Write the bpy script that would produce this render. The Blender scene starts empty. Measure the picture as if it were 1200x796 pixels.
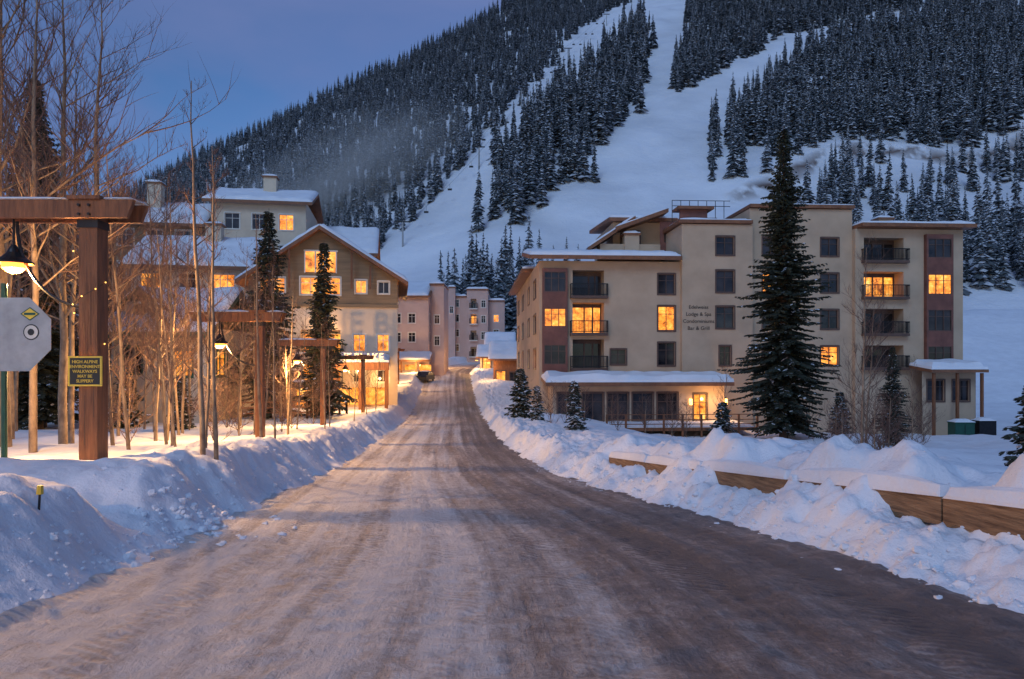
import bpy, math, random
import numpy as np
from mathutils import Vector, Matrix
random.seed(7)
rng = np.random.RandomState(11)
scene = bpy.context.scene
COL = scene.collection
R_ = math.radians

# ------------------------------------------------------------------ materials
def new_mat(name):
    m = bpy.data.materials.new(name); m.use_nodes = True
    nt = m.node_tree
    return m, nt, nt.nodes['Principled BSDF']

def N(nt, t, **kw):
    n = nt.nodes.new(t)
    for k, v in kw.items():
        if k in n.inputs: n.inputs[k].default_value = v
        else: setattr(n, k, v)
    return n

def ramp(nt, stops):
    r = nt.nodes.new('ShaderNodeValToRGB')
    e = r.color_ramp.elements
    while len(e) < len(stops): e.new(0.5)
    for i, (p, c) in enumerate(stops):
        e[i].position = p
        e[i].color = (c[0], c[1], c[2], 1) if isinstance(c, (tuple, list)) else (c, c, c, 1)
    return r

def mat_noise(name, c1, c2, scale=3.0, rough=0.8, bump=0.3, bscale=20.0, stretch=(1, 1, 1), bdist=0.03, metallic=0.0):
    m, nt, b = new_mat(name)
    tc = N(nt, 'ShaderNodeTexCoord'); mp = N(nt, 'ShaderNodeMapping'); mp.inputs['Scale'].default_value = stretch
    nt.links.new(tc.outputs['Object'], mp.inputs['Vector'])
    n1 = N(nt, 'ShaderNodeTexNoise', Scale=scale, Detail=6.0, Roughness=0.6)
    nt.links.new(mp.outputs[0], n1.inputs['Vector'])
    r = ramp(nt, [(0.3, c1), (0.7, c2)])
    nt.links.new(n1.outputs['Fac'], r.inputs[0]); nt.links.new(r.outputs[0], b.inputs['Base Color'])
    n2 = N(nt, 'ShaderNodeTexNoise', Scale=bscale, Detail=4.0)
    nt.links.new(mp.outputs[0], n2.inputs['Vector'])
    bp = N(nt, 'ShaderNodeBump', Strength=bump, Distance=bdist)
    nt.links.new(n2.outputs['Fac'], bp.inputs['Height']); nt.links.new(bp.outputs[0], b.inputs['Normal'])
    b.inputs['Roughness'].default_value = rough; b.inputs['Metallic'].default_value = metallic
    return m

def mat_emit(name, col, strength):
    m, nt, b = new_mat(name)
    b.inputs['Base Color'].default_value = (*col, 1)
    b.inputs['Emission Color'].default_value = (*col, 1)
    b.inputs['Emission Strength'].default_value = strength
    return m

def mat_snow(name, bscale1=2.2, bscale2=16, dist=0.12, base=(0.80, 0.82, 0.86), lo=0.90, cs=0.8):
    m, nt, b = new_mat(name)
    tc = N(nt, 'ShaderNodeTexCoord')
    n0 = N(nt, 'ShaderNodeTexNoise', Scale=cs, Detail=5.0)
    nt.links.new(tc.outputs['Object'], n0.inputs['Vector'])
    r = ramp(nt, [(0.3, tuple(c*lo for c in base)), (0.65, base)])
    nt.links.new(n0.outputs['Fac'], r.inputs[0]); nt.links.new(r.outputs[0], b.inputs['Base Color'])
    n1 = N(nt, 'ShaderNodeTexNoise', Scale=bscale1, Detail=8.0, Roughness=0.6)
    n2 = N(nt, 'ShaderNodeTexNoise', Scale=bscale2, Detail=5.0, Roughness=0.7)
    for n in (n1, n2): nt.links.new(tc.outputs['Object'], n.inputs['Vector'])
    a = N(nt, 'ShaderNodeMath', operation='MULTIPLY_ADD'); a.inputs[1].default_value = 0.25
    nt.links.new(n2.outputs['Fac'], a.inputs[0]); nt.links.new(n1.outputs['Fac'], a.inputs[2])
    bp = N(nt, 'ShaderNodeBump', Strength=0.6, Distance=dist)
    nt.links.new(a.outputs[0], bp.inputs['Height']); nt.links.new(bp.outputs[0], b.inputs['Normal'])
    b.inputs['Roughness'].default_value = 0.65
    return m

M = {}
M['snow'] = mat_snow('snow')
M['roofsnow'] = mat_snow('roof_snow_mat', 1.0, 6, 0.1)
M['stucco'] = mat_noise('stucco_beige', (0.41, 0.30, 0.205), (0.55, 0.405, 0.28), 0.35, 0.9, 0.35, 30, bdist=0.02)
M['stucco_pink'] = mat_noise('stucco_pink', (0.46, 0.33, 0.28), (0.56, 0.41, 0.35), 0.5, 0.9, 0.3, 25)
M['stucco_cream'] = mat_noise('stucco_cream', (0.54, 0.44, 0.33), (0.66, 0.55, 0.42), 0.6, 0.9, 0.3, 25)
M['olive'] = mat_noise('olive_siding', (0.17, 0.12, 0.07), (0.27, 0.19, 0.11), 1.0, 0.8, 0.5, 12, (0.3, 0.3, 5))
M['panel'] = mat_noise('copper_panel', (0.12, 0.045, 0.034), (0.22, 0.085, 0.06), 1.2, 0.6, 0.3, 8)
M['wood'] = mat_noise('wood_timber', (0.11, 0.040, 0.016), (0.30, 0.115, 0.045), 2.0, 0.65, 0.8, 6, (6, 6, 0.6), 0.04)
M['beam'] = mat_noise('wood_beam', (0.12, 0.062, 0.03), (0.42, 0.25, 0.13), 2.2, 0.75, 0.9, 6, (0.8, 0.8, 12), 0.05)
M['fascia'] = mat_noise('brown_fascia', (0.15, 0.06, 0.03), (0.26, 0.115, 0.055), 2, 0.6, 0.3, 8)
M['frame'] = mat_noise('window_frame_brown', (0.08, 0.045, 0.035), (0.13, 0.075, 0.055), 2, 0.5, 0.1, 8)
M['frame_w'] = mat_noise('window_frame_white', (0.55, 0.52, 0.46), (0.7, 0.67, 0.6), 2, 0.5, 0.1, 8)
M['metal'] = mat_noise('black_metal', (0.015, 0.015, 0.017), (0.03, 0.03, 0.033), 4, 0.45, 0.1, 30, metallic=0.6)
M['green'] = mat_noise('green_metal', (0.015, 0.07, 0.05), (0.02, 0.10, 0.07), 4, 0.45, 0.1, 30, metallic=0.3)
M['alu'] = mat_noise('sign_metal', (0.30, 0.30, 0.30), (0.44, 0.44, 0.44), 3, 0.45, 0.1, 30, metallic=0.3)
M['black'] = mat_noise('black_paint', (0.012, 0.012, 0.012), (0.02, 0.02, 0.02), 4, 0.5, 0.1, 30)
M['yellow'] = mat_noise('yellow_paint', (0.75, 0.5, 0.05), (0.8, 0.55, 0.07), 4, 0.5, 0.1, 30)
M['bulb'] = mat_emit('bulb_glow', (1.0, 0.42, 0.07), 2.2)
M['shade_in'] = mat_emit('lantern_glow', (1.0, 0.30, 0.04), 1.1)
M['sconce'] = mat_emit('sconce_glow', (1.0, 0.50, 0.13), 6)
M['fairy'] = mat_emit('fairy_glow', (1.0, 0.55, 0.12), 3)
M['letters'] = mat_emit('lit_letters', (1.0, 0.72, 0.35), 1.6)
M['neon'] = mat_emit('green_neon', (0.1, 0.9, 0.55), 1.2)

m, nt, b = new_mat('dark_glass'); M['gd'] = m
tc = N(nt, 'ShaderNodeTexCoord'); n = N(nt, 'ShaderNodeTexNoise', Scale=0.7, Detail=3.0)
nt.links.new(tc.outputs['Object'], n.inputs['Vector'])
r = ramp(nt, [(0.35, (0.012, 0.012, 0.016)), (0.7, (0.06, 0.05, 0.05))])
nt.links.new(n.outputs['Fac'], r.inputs[0]); nt.links.new(r.outputs[0], b.inputs['Base Color'])
b.inputs['Roughness'].default_value = 0.08
m, nt, b = new_mat('lit_window'); M['gl'] = m
tc = N(nt, 'ShaderNodeTexCoord'); n = N(nt, 'ShaderNodeTexNoise', Scale=1.3, Detail=5.0, Roughness=0.75)
nt.links.new(tc.outputs['Object'], n.inputs['Vector'])
r = ramp(nt, [(0.32, (0.14, 0.030, 0.006)), (0.45, (0.70, 0.19, 0.020)), (0.58, (1.0, 0.38, 0.05)), (0.74, (1.0, 0.66, 0.24))])
nt.links.new(n.outputs['Fac'], r.inputs[0]); nt.links.new(r.outputs[0], b.inputs['Emission Color'])
b.inputs['Base Color'].default_value = (0.05, 0.03, 0.02, 1)
b.inputs['Emission Strength'].default_value = 1.75; b.inputs['Roughness'].default_value = 0.1

def mat_needles(name, c1, c2):
    m, nt, b = new_mat(name)
    g = N(nt, 'ShaderNodeNewGeometry'); n = N(nt, 'ShaderNodeTexNoise', Scale=1.3, Detail=2.0)
    nt.links.new(g.outputs['Position'], n.inputs['Vector'])
    r = ramp(nt, [(0.3, c1), (0.7, c2)])
    nt.links.new(n.outputs['Fac'], r.inputs[0]); nt.links.new(r.outputs[0], b.inputs['Base Color'])
    b.inputs['Roughness'].default_value = 0.8
    return m
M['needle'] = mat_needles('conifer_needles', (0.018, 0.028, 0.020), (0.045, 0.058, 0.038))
M['needle_hazed'] = mat_needles('hazed_forest_needles', (0.060, 0.076, 0.088), (0.10, 0.12, 0.135))  # distance haze put into the colour: paler and bluer than the near needles
M['frost'] = mat_needles('frosted_needles', (0.32, 0.34, 0.38), (0.60, 0.62, 0.66))
M['bark'] = mat_noise('conifer_bark', (0.06, 0.04, 0.03), (0.12, 0.08, 0.06), 3, 0.9, 0.5, 10, (3, 3, 1))
M['aspen'] = mat_noise('aspen_bark', (0.10, 0.065, 0.045), (0.36, 0.26, 0.17), 2.2, 0.8, 0.4, 10, (2, 2, 1.2))
M['twig'] = mat_noise('twig_bark', (0.10, 0.055, 0.042), (0.18, 0.105, 0.075), 3, 0.8, 0.2, 10)

# ------------------------------------------------------------------ noise
perm = rng.permutation(256); rv = rng.rand(256)
def vnoise(x, y):
    xi = np.floor(x).astype(int); yi = np.floor(y).astype(int)
    fx = x-xi; fy = y-yi
    fx = fx*fx*(3-2*fx); fy = fy*fy*(3-2*fy)
    def h(a, b): return rv[perm[(perm[a & 255]+b) & 255]]
    return (h(xi, yi)*(1-fx)+h(xi+1, yi)*fx)*(1-fy)+(h(xi, yi+1)*(1-fx)+h(xi+1, yi+1)*fx)*fy
def fbm(x, y, o=4, g=0.5):
    x = np.asarray(x, float); y = np.asarray(y, float)
    s = 0; a = 1; t = 0
    for i in range(o):
        s = s+a*vnoise(x*2**i+17.3*i, y*2**i+9.1*i); t += a; a *= g
    return s/t
def sst(a, b, x):
    t = np.clip((x-a)/(b-a), 0, 1); return t*t*(3-2*t)

# ------------------------------------------------------------------ terrain definition (metres)
_ys = np.arange(-90, 320, 0.5)
def table(px, pz, sig):
    z = np.interp(_ys, px, pz)
    k = np.exp(-0.5*(np.arange(-40, 41)*0.5/sig)**2); k /= k.sum()
    return np.convolve(np.pad(z, 40, mode='edge'), k, mode='valid')
T_z = table([-90, -20, 0, 5, 10, 23, 38, 60, 75, 96, 120, 150, 170, 320], [2.5, 0.8, 0, -0.3, -0.82, -2.0, -2.8, -3.4, -3.3, -1.6, 0.6, 2.2, 2.5, 2.5], 2.2)
T_L = table([-90, 0, 5.4, 9.4, 15, 22.5, 38, 75, 96, 115, 130, 145, 160], [-4.5, -4.2, -4.05, -4.3, -5.2, -6.0, -7.6, -10.6, -12.6, -14.0, -12.3, -8, -3], 1.5)
T_R = table([-90, 0, 5.4, 9.4, 15, 22.5, 38, 75, 96, 115, 130, 145, 160], [4.6, 4.4, 4.1, 3.7, 2.7, 1.3, -0.6, -3.7, -5.6, -7.2, -5.6, -1, 4], 1.5)
def zr(y): return np.interp(y, _ys, T_z)
def Le(y): return np.interp(y, _ys, T_L)
def Re(y): return np.interp(y, _ys, T_R)

def terrace(x): return 300+0.24*(x-94)+8*np.sin(x*0.05)
RX = [-900, -376, -178, 51, 141, 300]; RY = [740, 700, 714, 823, 1000, 1150]
def _M(x, y):
    s = y+0.63*np.minimum(x, 0)
    z = np.interp(s, [-500, 150, 165, 200, 250, 300, 450, 823, 1300], [1.5, 1.5, 5, 20, 41, 70, 175, 436, 770])
    z = z+0.06*np.maximum(x, 0)
    k = sst(180, 320, s)
    z = z+k*(fbm(x/55., y/55., 4)-0.5)*16
    d = y-terrace(x)
    z = z+sst(70, 110, x)*(5*sst(-1.5, 1.5, d)-5*sst(2, 45, d))
    return z
def Mt(x, y):
    yr = np.interp(x, RX, RY)
    yc = np.minimum(y, yr)
    return _M(x, yc)-0.5*np.maximum(y-yr, 0)
def H(x, y):
    x = np.asarray(x, float); y = np.asarray(y, float)
    z0 = zr(y); oL = Le(y)-x; oR = x-Re(y)
    w = 0.7*(fbm(x*0.9, y*0.9, 3)-0.5)
    lump = (fbm(x*2.6, y*2.6, 5, 0.58)-0.5)
    crag = np.abs(fbm(x*1.5+50, y*1.5, 4, 0.55)-0.5)*2
    gap = 1-0.60*np.exp(-((y-9.2)/0.8)**2)*sst(5.0, 0.5, oL)
    HL = (np.interp(y, [4, 8, 11, 16], [0.76, 0.82, 0.95, 0.98])+0.30*(fbm(x*0+3.1, y*0.33, 3)-0.5))*gap
    hl = sst(-0.1, 1.35, oL+w)*HL + np.exp(-((oL-1.6)/0.9)**2)*(0.06+0.22*fbm(x*0.6, y*0.6+30, 3))*gap
    hl = hl+sst(0, 3, oL)*(fbm(x*0.35, y*0.35, 4)-0.5)*0.45
    rgh = np.interp(y, [5, 9, 12], [0.45, 0.8, 1.1])
    hl = hl+rgh*(lump*0.32-crag*0.20)*sst(-0.1, 0.35, oL)*sst(2.8, 1.0, oL)+lump*0.08*sst(0, 1, oL)
    hl = hl-0.25*sst(8, 30, oL)
    # right bank with heaps that partly bury the timber barrier
    HR = np.interp(y, [5, 9, 20, 27], [0.28, 0.40, 0.50, 0.90])+0.16*(fbm(y*0.5, x*0+8, 3)-0.5)
    heap = 0.55*sst(0.51, 0.63, fbm(y*0.46+2.2, y*0+5, 2))*np.exp(-((oR-1.7)/0.8)**2)*sst(3.5, 6, y)*sst(24, 19, y)
    back = np.interp(y, [5, 12, 20, 27], [0.74, 0.70, 0.50, 0])*sst(1.35, 2.1, oR-0.3*(fbm(y*0.9, y*0+4, 2)-0.5))
    hr = sst(-0.1, 1.1, oR+w)*HR + heap*(0.6+0.8*fbm(x*1.3, y*1.3, 2)) + back*(0.75+1.2*(fbm(x*0.8, y*0.8+70, 3)-0.3))
    hr = hr+(lump*0.40-crag*0.22)*sst(-0.1, 0.35, oR)*sst(4.0, 1.0, oR)+sst(1, 4, oR)*(fbm(x*0.3, y*0.3+11, 4)-0.5)*0.9+lump*0.20*sst(0, 1, oR)
    zf = np.interp(y, [-60, 0, 20, 45, 60, 80, 95, 120, 150], [0, -1.3, -2.3, -3.4, -4.4, -4.5, -2.6, 0.3, 2.2])
    t = sst(3.2, 15, oR)
    zR = (z0+hr)*(1-t)+(zf+(fbm(x*0.2, y*0.2, 4)-0.5)*1.6+lump*0.22)*t
    zR = zR+0.26*np.clip(y-88, 0, 200)*sst(45, 75, x)
    zn = np.where(oL > 0, z0+hl, np.where(oR > 0, zR, z0-0.06))
    zn = np.where((oL <= 0) & (oL > -0.25), np.maximum(z0-0.06, z0+hl-0.02), zn)
    zn = np.where((oR <= 0) & (oR > -0.25), np.maximum(z0-0.06, z0+hr-0.02), zn)
    onroad = (oL <= 3) & (oR <= 3)
    t = sst(120, 168, y)*np.where(onroad, 0.0, 1.0)
    return zn*(1-t)+Mt(x, y)*t
def Hs(x, y): return float(H(np.array([x]), np.array([y]))[0])

def link_mesh(name, verts, faces, mats, mi=None, smooth=False, parent=None, loc=None):
    me = bpy.data.meshes.new(name)
    me.from_pydata([tuple(v) for v in verts], [], [tuple(f) for f in faces])
    for m in mats: me.materials.append(m)
    if mi is not None: me.polygons.foreach_set('material_index', np.array(mi, dtype=np.int32))
    if smooth: me.polygons.foreach_set('use_smooth', np.ones(len(me.polygons), dtype=bool))
    me.update()
    ob = bpy.data.objects.new(name, me); COL.objects.link(ob)
    if parent: ob.parent = parent
    if loc: ob.location = loc
    return ob

def grid_mesh(name, X, Y, Z, mats, smooth=True):
    ny, nx = X.shape
    v = np.stack([X, Y, Z], -1).reshape(-1, 3)
    idx = np.arange(ny*nx).reshape(ny, nx)
    f = np.stack([idx[:-1, :-1], idx[:-1, 1:], idx[1:, 1:], idx[1:, :-1]], -1).reshape(-1, 4)
    me = bpy.data.meshes.new(name)
    me.vertices.add(len(v)); me.vertices.foreach_set('co', v.ravel())
    me.loops.add(f.size); me.loops.foreach_set('vertex_index', f.ravel().astype(np.int32))
    me.polygons.add(len(f)); me.polygons.foreach_set('loop_start', np.arange(0, f.size, 4, dtype=np.int32))
    me.polygons.foreach_set('loop_total', np.full(len(f), 4, dtype=np.int32))
    me.update(calc_edges=True)
    me.polygons.foreach_set('use_smooth', np.full(len(f), smooth, dtype=bool))
    for m in mats: me.materials.append(m)
    ob = bpy.data.objects.new(name, me); COL.objects.link(ob)
    return ob, f

rows = list(np.arange(-40, 2.5, 1.5)); y = 2.6
while y < 172: rows.append(y); y += max(0.05, 0.0080*y)
rows = np.array(rows)
o = [0]; st = 0.06
while o[-1] < 420:
    st = 0.06 if o[-1] < 3.8 else st*1.06
    o.append(o[-1]+st)
o = np.array(o); frac = np.linspace(0, 1, 14)[1:-1]
X = []
for y in rows:
    L = Le(y); Rr = Re(y)
    X.append(np.concatenate([L-o[::-1], [L+0.12, L+0.25], L+(Rr-L)*frac[1:-1], [Rr-0.25, Rr-0.12], Rr+o]))
X = np.array(X); Y = np.repeat(rows[:, None], X.shape[1], 1)
ground, _ = grid_mesh('snowy_ground', X, Y, H(X, Y), [M['snow']])

my = np.concatenate([np.arange(166, 430, 2.5), np.arange(430, 1180, 8)])
mx = np.arange(-900, 1000, 5.0)
MX, MY = np.meshgrid(mx, my)
MZ = Mt(MX, MY) - 0.3*sst(172, 167, MY)
def mat_mtn():
    m = mat_snow('mountain_snow', 0.07, 0.45, 2.2, (0.82, 0.84, 0.88), 0.80, 0.03); nt = m.node_tree; b = nt.nodes['Principled BSDF']
    at = N(nt, 'ShaderNodeAttribute', attribute_name='cut')
    src = b.inputs['Base Color'].links[0].from_socket
    tc = N(nt, 'ShaderNodeTexCoord'); n = N(nt, 'ShaderNodeTexNoise', Scale=0.12, Detail=6.0)
    nt.links.new(tc.outputs['Object'], n.inputs['Vector'])
    mu = N(nt, 'ShaderNodeMath', operation='MULTIPLY'); nt.links.new(at.outputs['Fac'], mu.inputs[0])
    rr = ramp(nt, [(0.42, 0), (0.55, 1)]); nt.links.new(n.outputs['Fac'], rr.inputs[0]); nt.links.new(rr.outputs[0], mu.inputs[1])
    mx_ = N(nt, 'ShaderNodeMix', data_type='RGBA'); nt.links.new(mu.outputs[0], mx_.inputs[0])
    nt.links.new(src, mx_.inputs[6]); mx_.inputs[7].default_value = (0.12, 0.075, 0.055, 1)
    nt.links.new(mx_.outputs[2], b.inputs['Base Color'])
    return m
mtn, _ = grid_mesh('ski_mountain_hill', MX, MY, MZ, [mat_mtn()])
dd = MY-terrace(MX)
cut = (np.exp(-(dd/2.4)**2)*sst(80, 110, MX)).ravel().astype(np.float32)
at = mtn.data.attributes.new('cut', 'FLOAT', 'POINT'); at.data.foreach_set('value', cut)

# road sheet
NRC = 140
ry = np.array([q for q in rows if q < 160]); us = np.linspace(0, 1, NRC)
RXg = np.array([Le(q)-0.25+(Re(q)-Le(q)+0.5)*us for q in ry]); RYg = np.repeat(ry[:, None], NRC, 1)
c = (RXg-((Le(RYg)+Re(RYg))/2))
rut = 0.07*(fbm(c*2.2, RYg*0.10, 3)-0.5)+0.05*(fbm(c*4.5, RYg*3.5, 4, .6)-0.5)
ridge_ = np.abs(fbm(c*1.2+5, RYg*1.6, 4, .6)-0.5)*2
rut = rut-0.03*(1-ridge_)**4
edge_ = np.minimum(RXg-Le(RYg), Re(RYg)-RXg)
rut = rut+0.07*sst(0.9, 0.0, edge_)*fbm(RXg*3, RYg*3, 3)
RZg = zr(RYg)+rut+0.012
def mat_road():
    m, nt, b = new_mat('packed_snow_road')
    uv = N(nt, 'ShaderNodeUVMap')
    def nz(sx, sy, det=6, rough=0.6, dist=0.0):
        mp = N(nt, 'ShaderNodeMapping'); mp.inputs['Scale'].default_value = (sx, sy, 1)
        nt.links.new(uv.outputs[0], mp.inputs['Vector'])
        n = N(nt, 'ShaderNodeTexNoise', Scale=1.0, Detail=det, Roughness=rough, Distortion=dist); nt.links.new(mp.outputs[0], n.inputs['Vector']); return n.outputs['Fac']
    def mth(op, a, b_, c_=None):
        q = N(nt, 'ShaderNodeMath', operation=op)
        for i, v in enumerate((a, b_, c_)):
            if v is None: continue
            if isinstance(v, (int, float)): q.inputs[i].default_value = v
            else: nt.links.new(v, q.inputs[i])
        return q.outputs[0]
    track = nz(1.9, 0.035, 4, 0.5); patch = nz(0.45, 0.16, 6, .6, .4); fine = nz(9, 1.2, 6, 0.7, .3); grit = nz(30, 24, 4, 0.75); grain = nz(5, 4.5, 7, 0.78, .5)
    sp = N(nt, 'ShaderNodeSeparateXYZ'); nt.links.new(uv.outputs[0], sp.inputs[0])
    side = N(nt, 'ShaderNodeMapRange'); side.interpolation_type = 'SMOOTHSTEP'
    side.inputs[1].default_value = -1.2; side.inputs[2].default_value = 3.0; side.inputs[3].default_value = 0.07; side.inputs[4].default_value = -0.05
    nt.links.new(sp.outputs[0], side.inputs[0])
    # tyre tread imprint: cross bars inside wheel-track bands, broken up by noise
    bend = mth('MULTIPLY_ADD', patch, 1.6, sp.outputs[0])
    band = mth('SINE', mth('MULTIPLY', bend, 5.2), 0)
    bandm = N(nt, 'ShaderNodeMapRange'); bandm.inputs[1].default_value = 0.15; bandm.inputs[2].default_value = 0.6; nt.links.new(band, bandm.inputs[0])
    vv = mth('MULTIPLY_ADD', sp.outputs[0], 0.5, sp.outputs[1])
    bars = mth('SINE', mth('MULTIPLY', mth('MULTIPLY_ADD', grain, 0.10, vv), 50.0), 0)
    tm = N(nt, 'ShaderNodeMapRange'); tm.inputs[1].default_value = 0.42; tm.inputs[2].default_value = 0.54; nt.links.new(nz(0.7, 0.3, 3), tm.inputs[0])
    tread = mth('MULTIPLY', mth('MULTIPLY', bars, bandm.outputs[0]), tm.outputs[0])
    f = mth('MULTIPLY', track, 0.34)
    f = mth('MULTIPLY_ADD', patch, 0.20, f); f = mth('MULTIPLY_ADD', fine, 0.14, f)
    f = mth('MULTIPLY_ADD', grain, 0.22, f); f = mth('MULTIPLY_ADD', grit, 0.12, f); f = mth('ADD', f, side.outputs[0]); f = mth('MULTIPLY_ADD', tread, 0.016, f)
    r = ramp(nt, [(0.43, (0.14, 0.110, 0.105)), (0.485, (0.27, 0.22, 0.205)), (0.535, (0.49, 0.425, 0.395)), (0.60, (0.76, 0.72, 0.70))])
    nt.links.new(f, r.inputs[0]); nt.links.new(r.outputs[0], b.inputs['Base Color'])
    rr = ramp(nt, [(0.42, 0.52), (0.58, 0.78)]); nt.links.new(f, rr.inputs[0]); nt.links.new(rr.outputs[0], b.inputs['Roughness'])
    h = mth('MULTIPLY', fine, 0.5); h = mth('MULTIPLY_ADD', grain, 0.9, h); h = mth('MULTIPLY_ADD', grit, 0.35, h); h = mth('MULTIPLY_ADD', track, 0.8, h); h = mth('MULTIPLY_ADD', tread, 0.17, h)
    bp = N(nt, 'ShaderNodeBump', Strength=1.0, Distance=0.10); nt.links.new(h, bp.inputs['Height']); nt.links.new(bp.outputs[0], b.inputs['Normal'])
    return m
road, rf = grid_mesh('snowy_road', RXg, RYg, RZg, [mat_road()])
uvl = road.data.uv_layers.new(name='UVMap')
uvv = np.stack([c.ravel(), RYg.ravel()], -1)[rf.ravel()]
uvl.data.foreach_set('uv', uvv.astype(np.float32).ravel())

# ------------------------------------------------------------------ mesh builder
class MBd:
    def __init__(s, mats): s.v = []; s.f = []; s.m = []; s.mats = mats
    def quad(s, a, b, c, d, m=0):
        i = len(s.v); s.v += [a, b, c, d]; s.f.append((i, i+1, i+2, i+3)); s.m.append(m)
    def tri(s, a, b, c, m=0):
        i = len(s.v); s.v += [a, b, c]; s.f.append((i, i+1, i+2)); s.m.append(m)
    def hexa(s, p, m=0):
        i = len(s.v); s.v += p
        for q in ((0, 3, 2, 1), (4, 5, 6, 7), (0, 1, 5, 4), (1, 2, 6, 5), (2, 3, 7, 6), (3, 0, 4, 7)):
            s.f.append(tuple(i+k for k in q)); s.m.append(m)
    def box(s, x0, x1, y0, y1, z0, z1, m=0):
        s.hexa([(x0, y0, z0), (x1, y0, z0), (x1, y1, z0), (x0, y1, z0), (x0, y0, z1), (x1, y0, z1), (x1, y1, z1), (x0, y1, z1)], m)
    def fbox(s, o, ud, n, u0, u1, a0, a1, z0, z1, m=0):
        P = lambda u, a, z: (o[0]+ud[0]*u+n[0]*a, o[1]+ud[1]*u+n[1]*a, o[2]+z)
        s.hexa([P(u0, a1, z0), P(u1, a1, z0), P(u1, a0, z0), P(u0, a0, z0), P(u0, a1, z1), P(u1, a1, z1), P(u1, a0, z1), P(u0, a0, z1)], m)
    def tube(s, pts, rad, n=6, m=0, cap=True):
        base = len(s.v); k = len(pts)
        for i, p in enumerate(pts):
            p = Vector(p)
            d = (Vector(pts[min(i+1, k-1)])-Vector(pts[max(i-1, 0)]))
            if d.length < 1e-6: d = Vector((0, 0, 1))
            d.normalize()
            a = d.cross(Vector((0, 0, 1)) if abs(d.z) < 0.9 else Vector((1, 0, 0))).normalized(); b_ = d.cross(a)
            for j in range(n):
                t = 2*math.pi*j/n
                q = p+(a*math.cos(t)+b_*math.sin(t))*rad[i]; s.v.append((q.x, q.y, q.z))
        for i in range(k-1):
            for j in range(n):
                s.f.append((base+i*n+j, base+i*n+(j+1) % n, base+(i+1)*n+(j+1) % n, base+(i+1)*n+j)); s.m.append(m)
        if cap:
            s.f.append(tuple(base+(k-1)*n+j for j in range(n))); s.m.append(m)
            s.f.append(tuple(base+j for j in reversed(range(n)))); s.m.append(m)
    def ball(s, c, r, m=0, n=6, sz=1.0):
        pts = [(c[0], c[1], c[2]+r*sz*math.cos(math.pi*i/n)) for i in range(n+1)]
        s.tube(pts, [max(r*math.sin(math.pi*i/n), 1e-3) for i in range(n+1)], 8, m, False)
    def slab(s, a, b, c, d, t, m=0):
        dn = lambda p: (p[0], p[1], p[2]-t)
        s.hexa([dn(a), dn(b), dn(c), dn(d), a, b, c, d], m)
    def snow(s, a, b, c, d, t, m=0, nu=None, nv=None, ed=0.35):
        a, b, c, d = map(Vector, (a, b, c, d))
        W = (b-a).length; D = (d-a).length
        nu = nu or max(4, min(40, int(W/0.4))); nv = nv or max(4, min(24, int(D/0.4)))
        us = [0, .02*min(1, 3/W)]+[i/nu for i in range(1, nu)]+[1-.02*min(1, 3/W), 1]
        vs = [0, .02*min(1, 3/D)]+[i/nv for i in range(1, nv)]+[1-.02*min(1, 3/D), 1]
        us = sorted(us); vs = sorted(vs); base = len(s.v)
        for v in vs:
            for u in us:
                p = (a*(1-u)+b*u)*(1-v)+(d*(1-u)+c*u)*v
                e = min(u*W, (1-u)*W, v*D, (1-v)*D)
                h = t*math.sqrt(min(1, e/ed)) if e > 0 else 0
                nn = float(fbm(np.array([p.x*0.7+p.z]), np.array([p.y*0.7+p.z]), 2)[0])
                s.v.append((p.x, p.y, p.z+0.003+h*(0.6+0.8*nn)))
        w = len(us)
        for j in range(len(vs)-1):
            for i in range(w-1):
                s.f.append((base+j*w+i, base+j*w+i+1, base+(j+1)*w+i+1, base+(j+1)*w+i)); s.m.append(m)
    def obj(s, name, parent=None, smooth=False, loc=None):
        return link_mesh(name, s.v, s.f, s.mats, s.m, smooth, parent, loc)

def empty(name, loc=(0, 0, 0), rz=0):
    e = bpy.data.objects.new(name, None); COL.objects.link(e); e.location = loc; e.rotation_euler = (0, 0, rz); e.empty_display_size = 0.3
    return e
def cross_n(ud): return (ud[1], -ud[0], 0)

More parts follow.
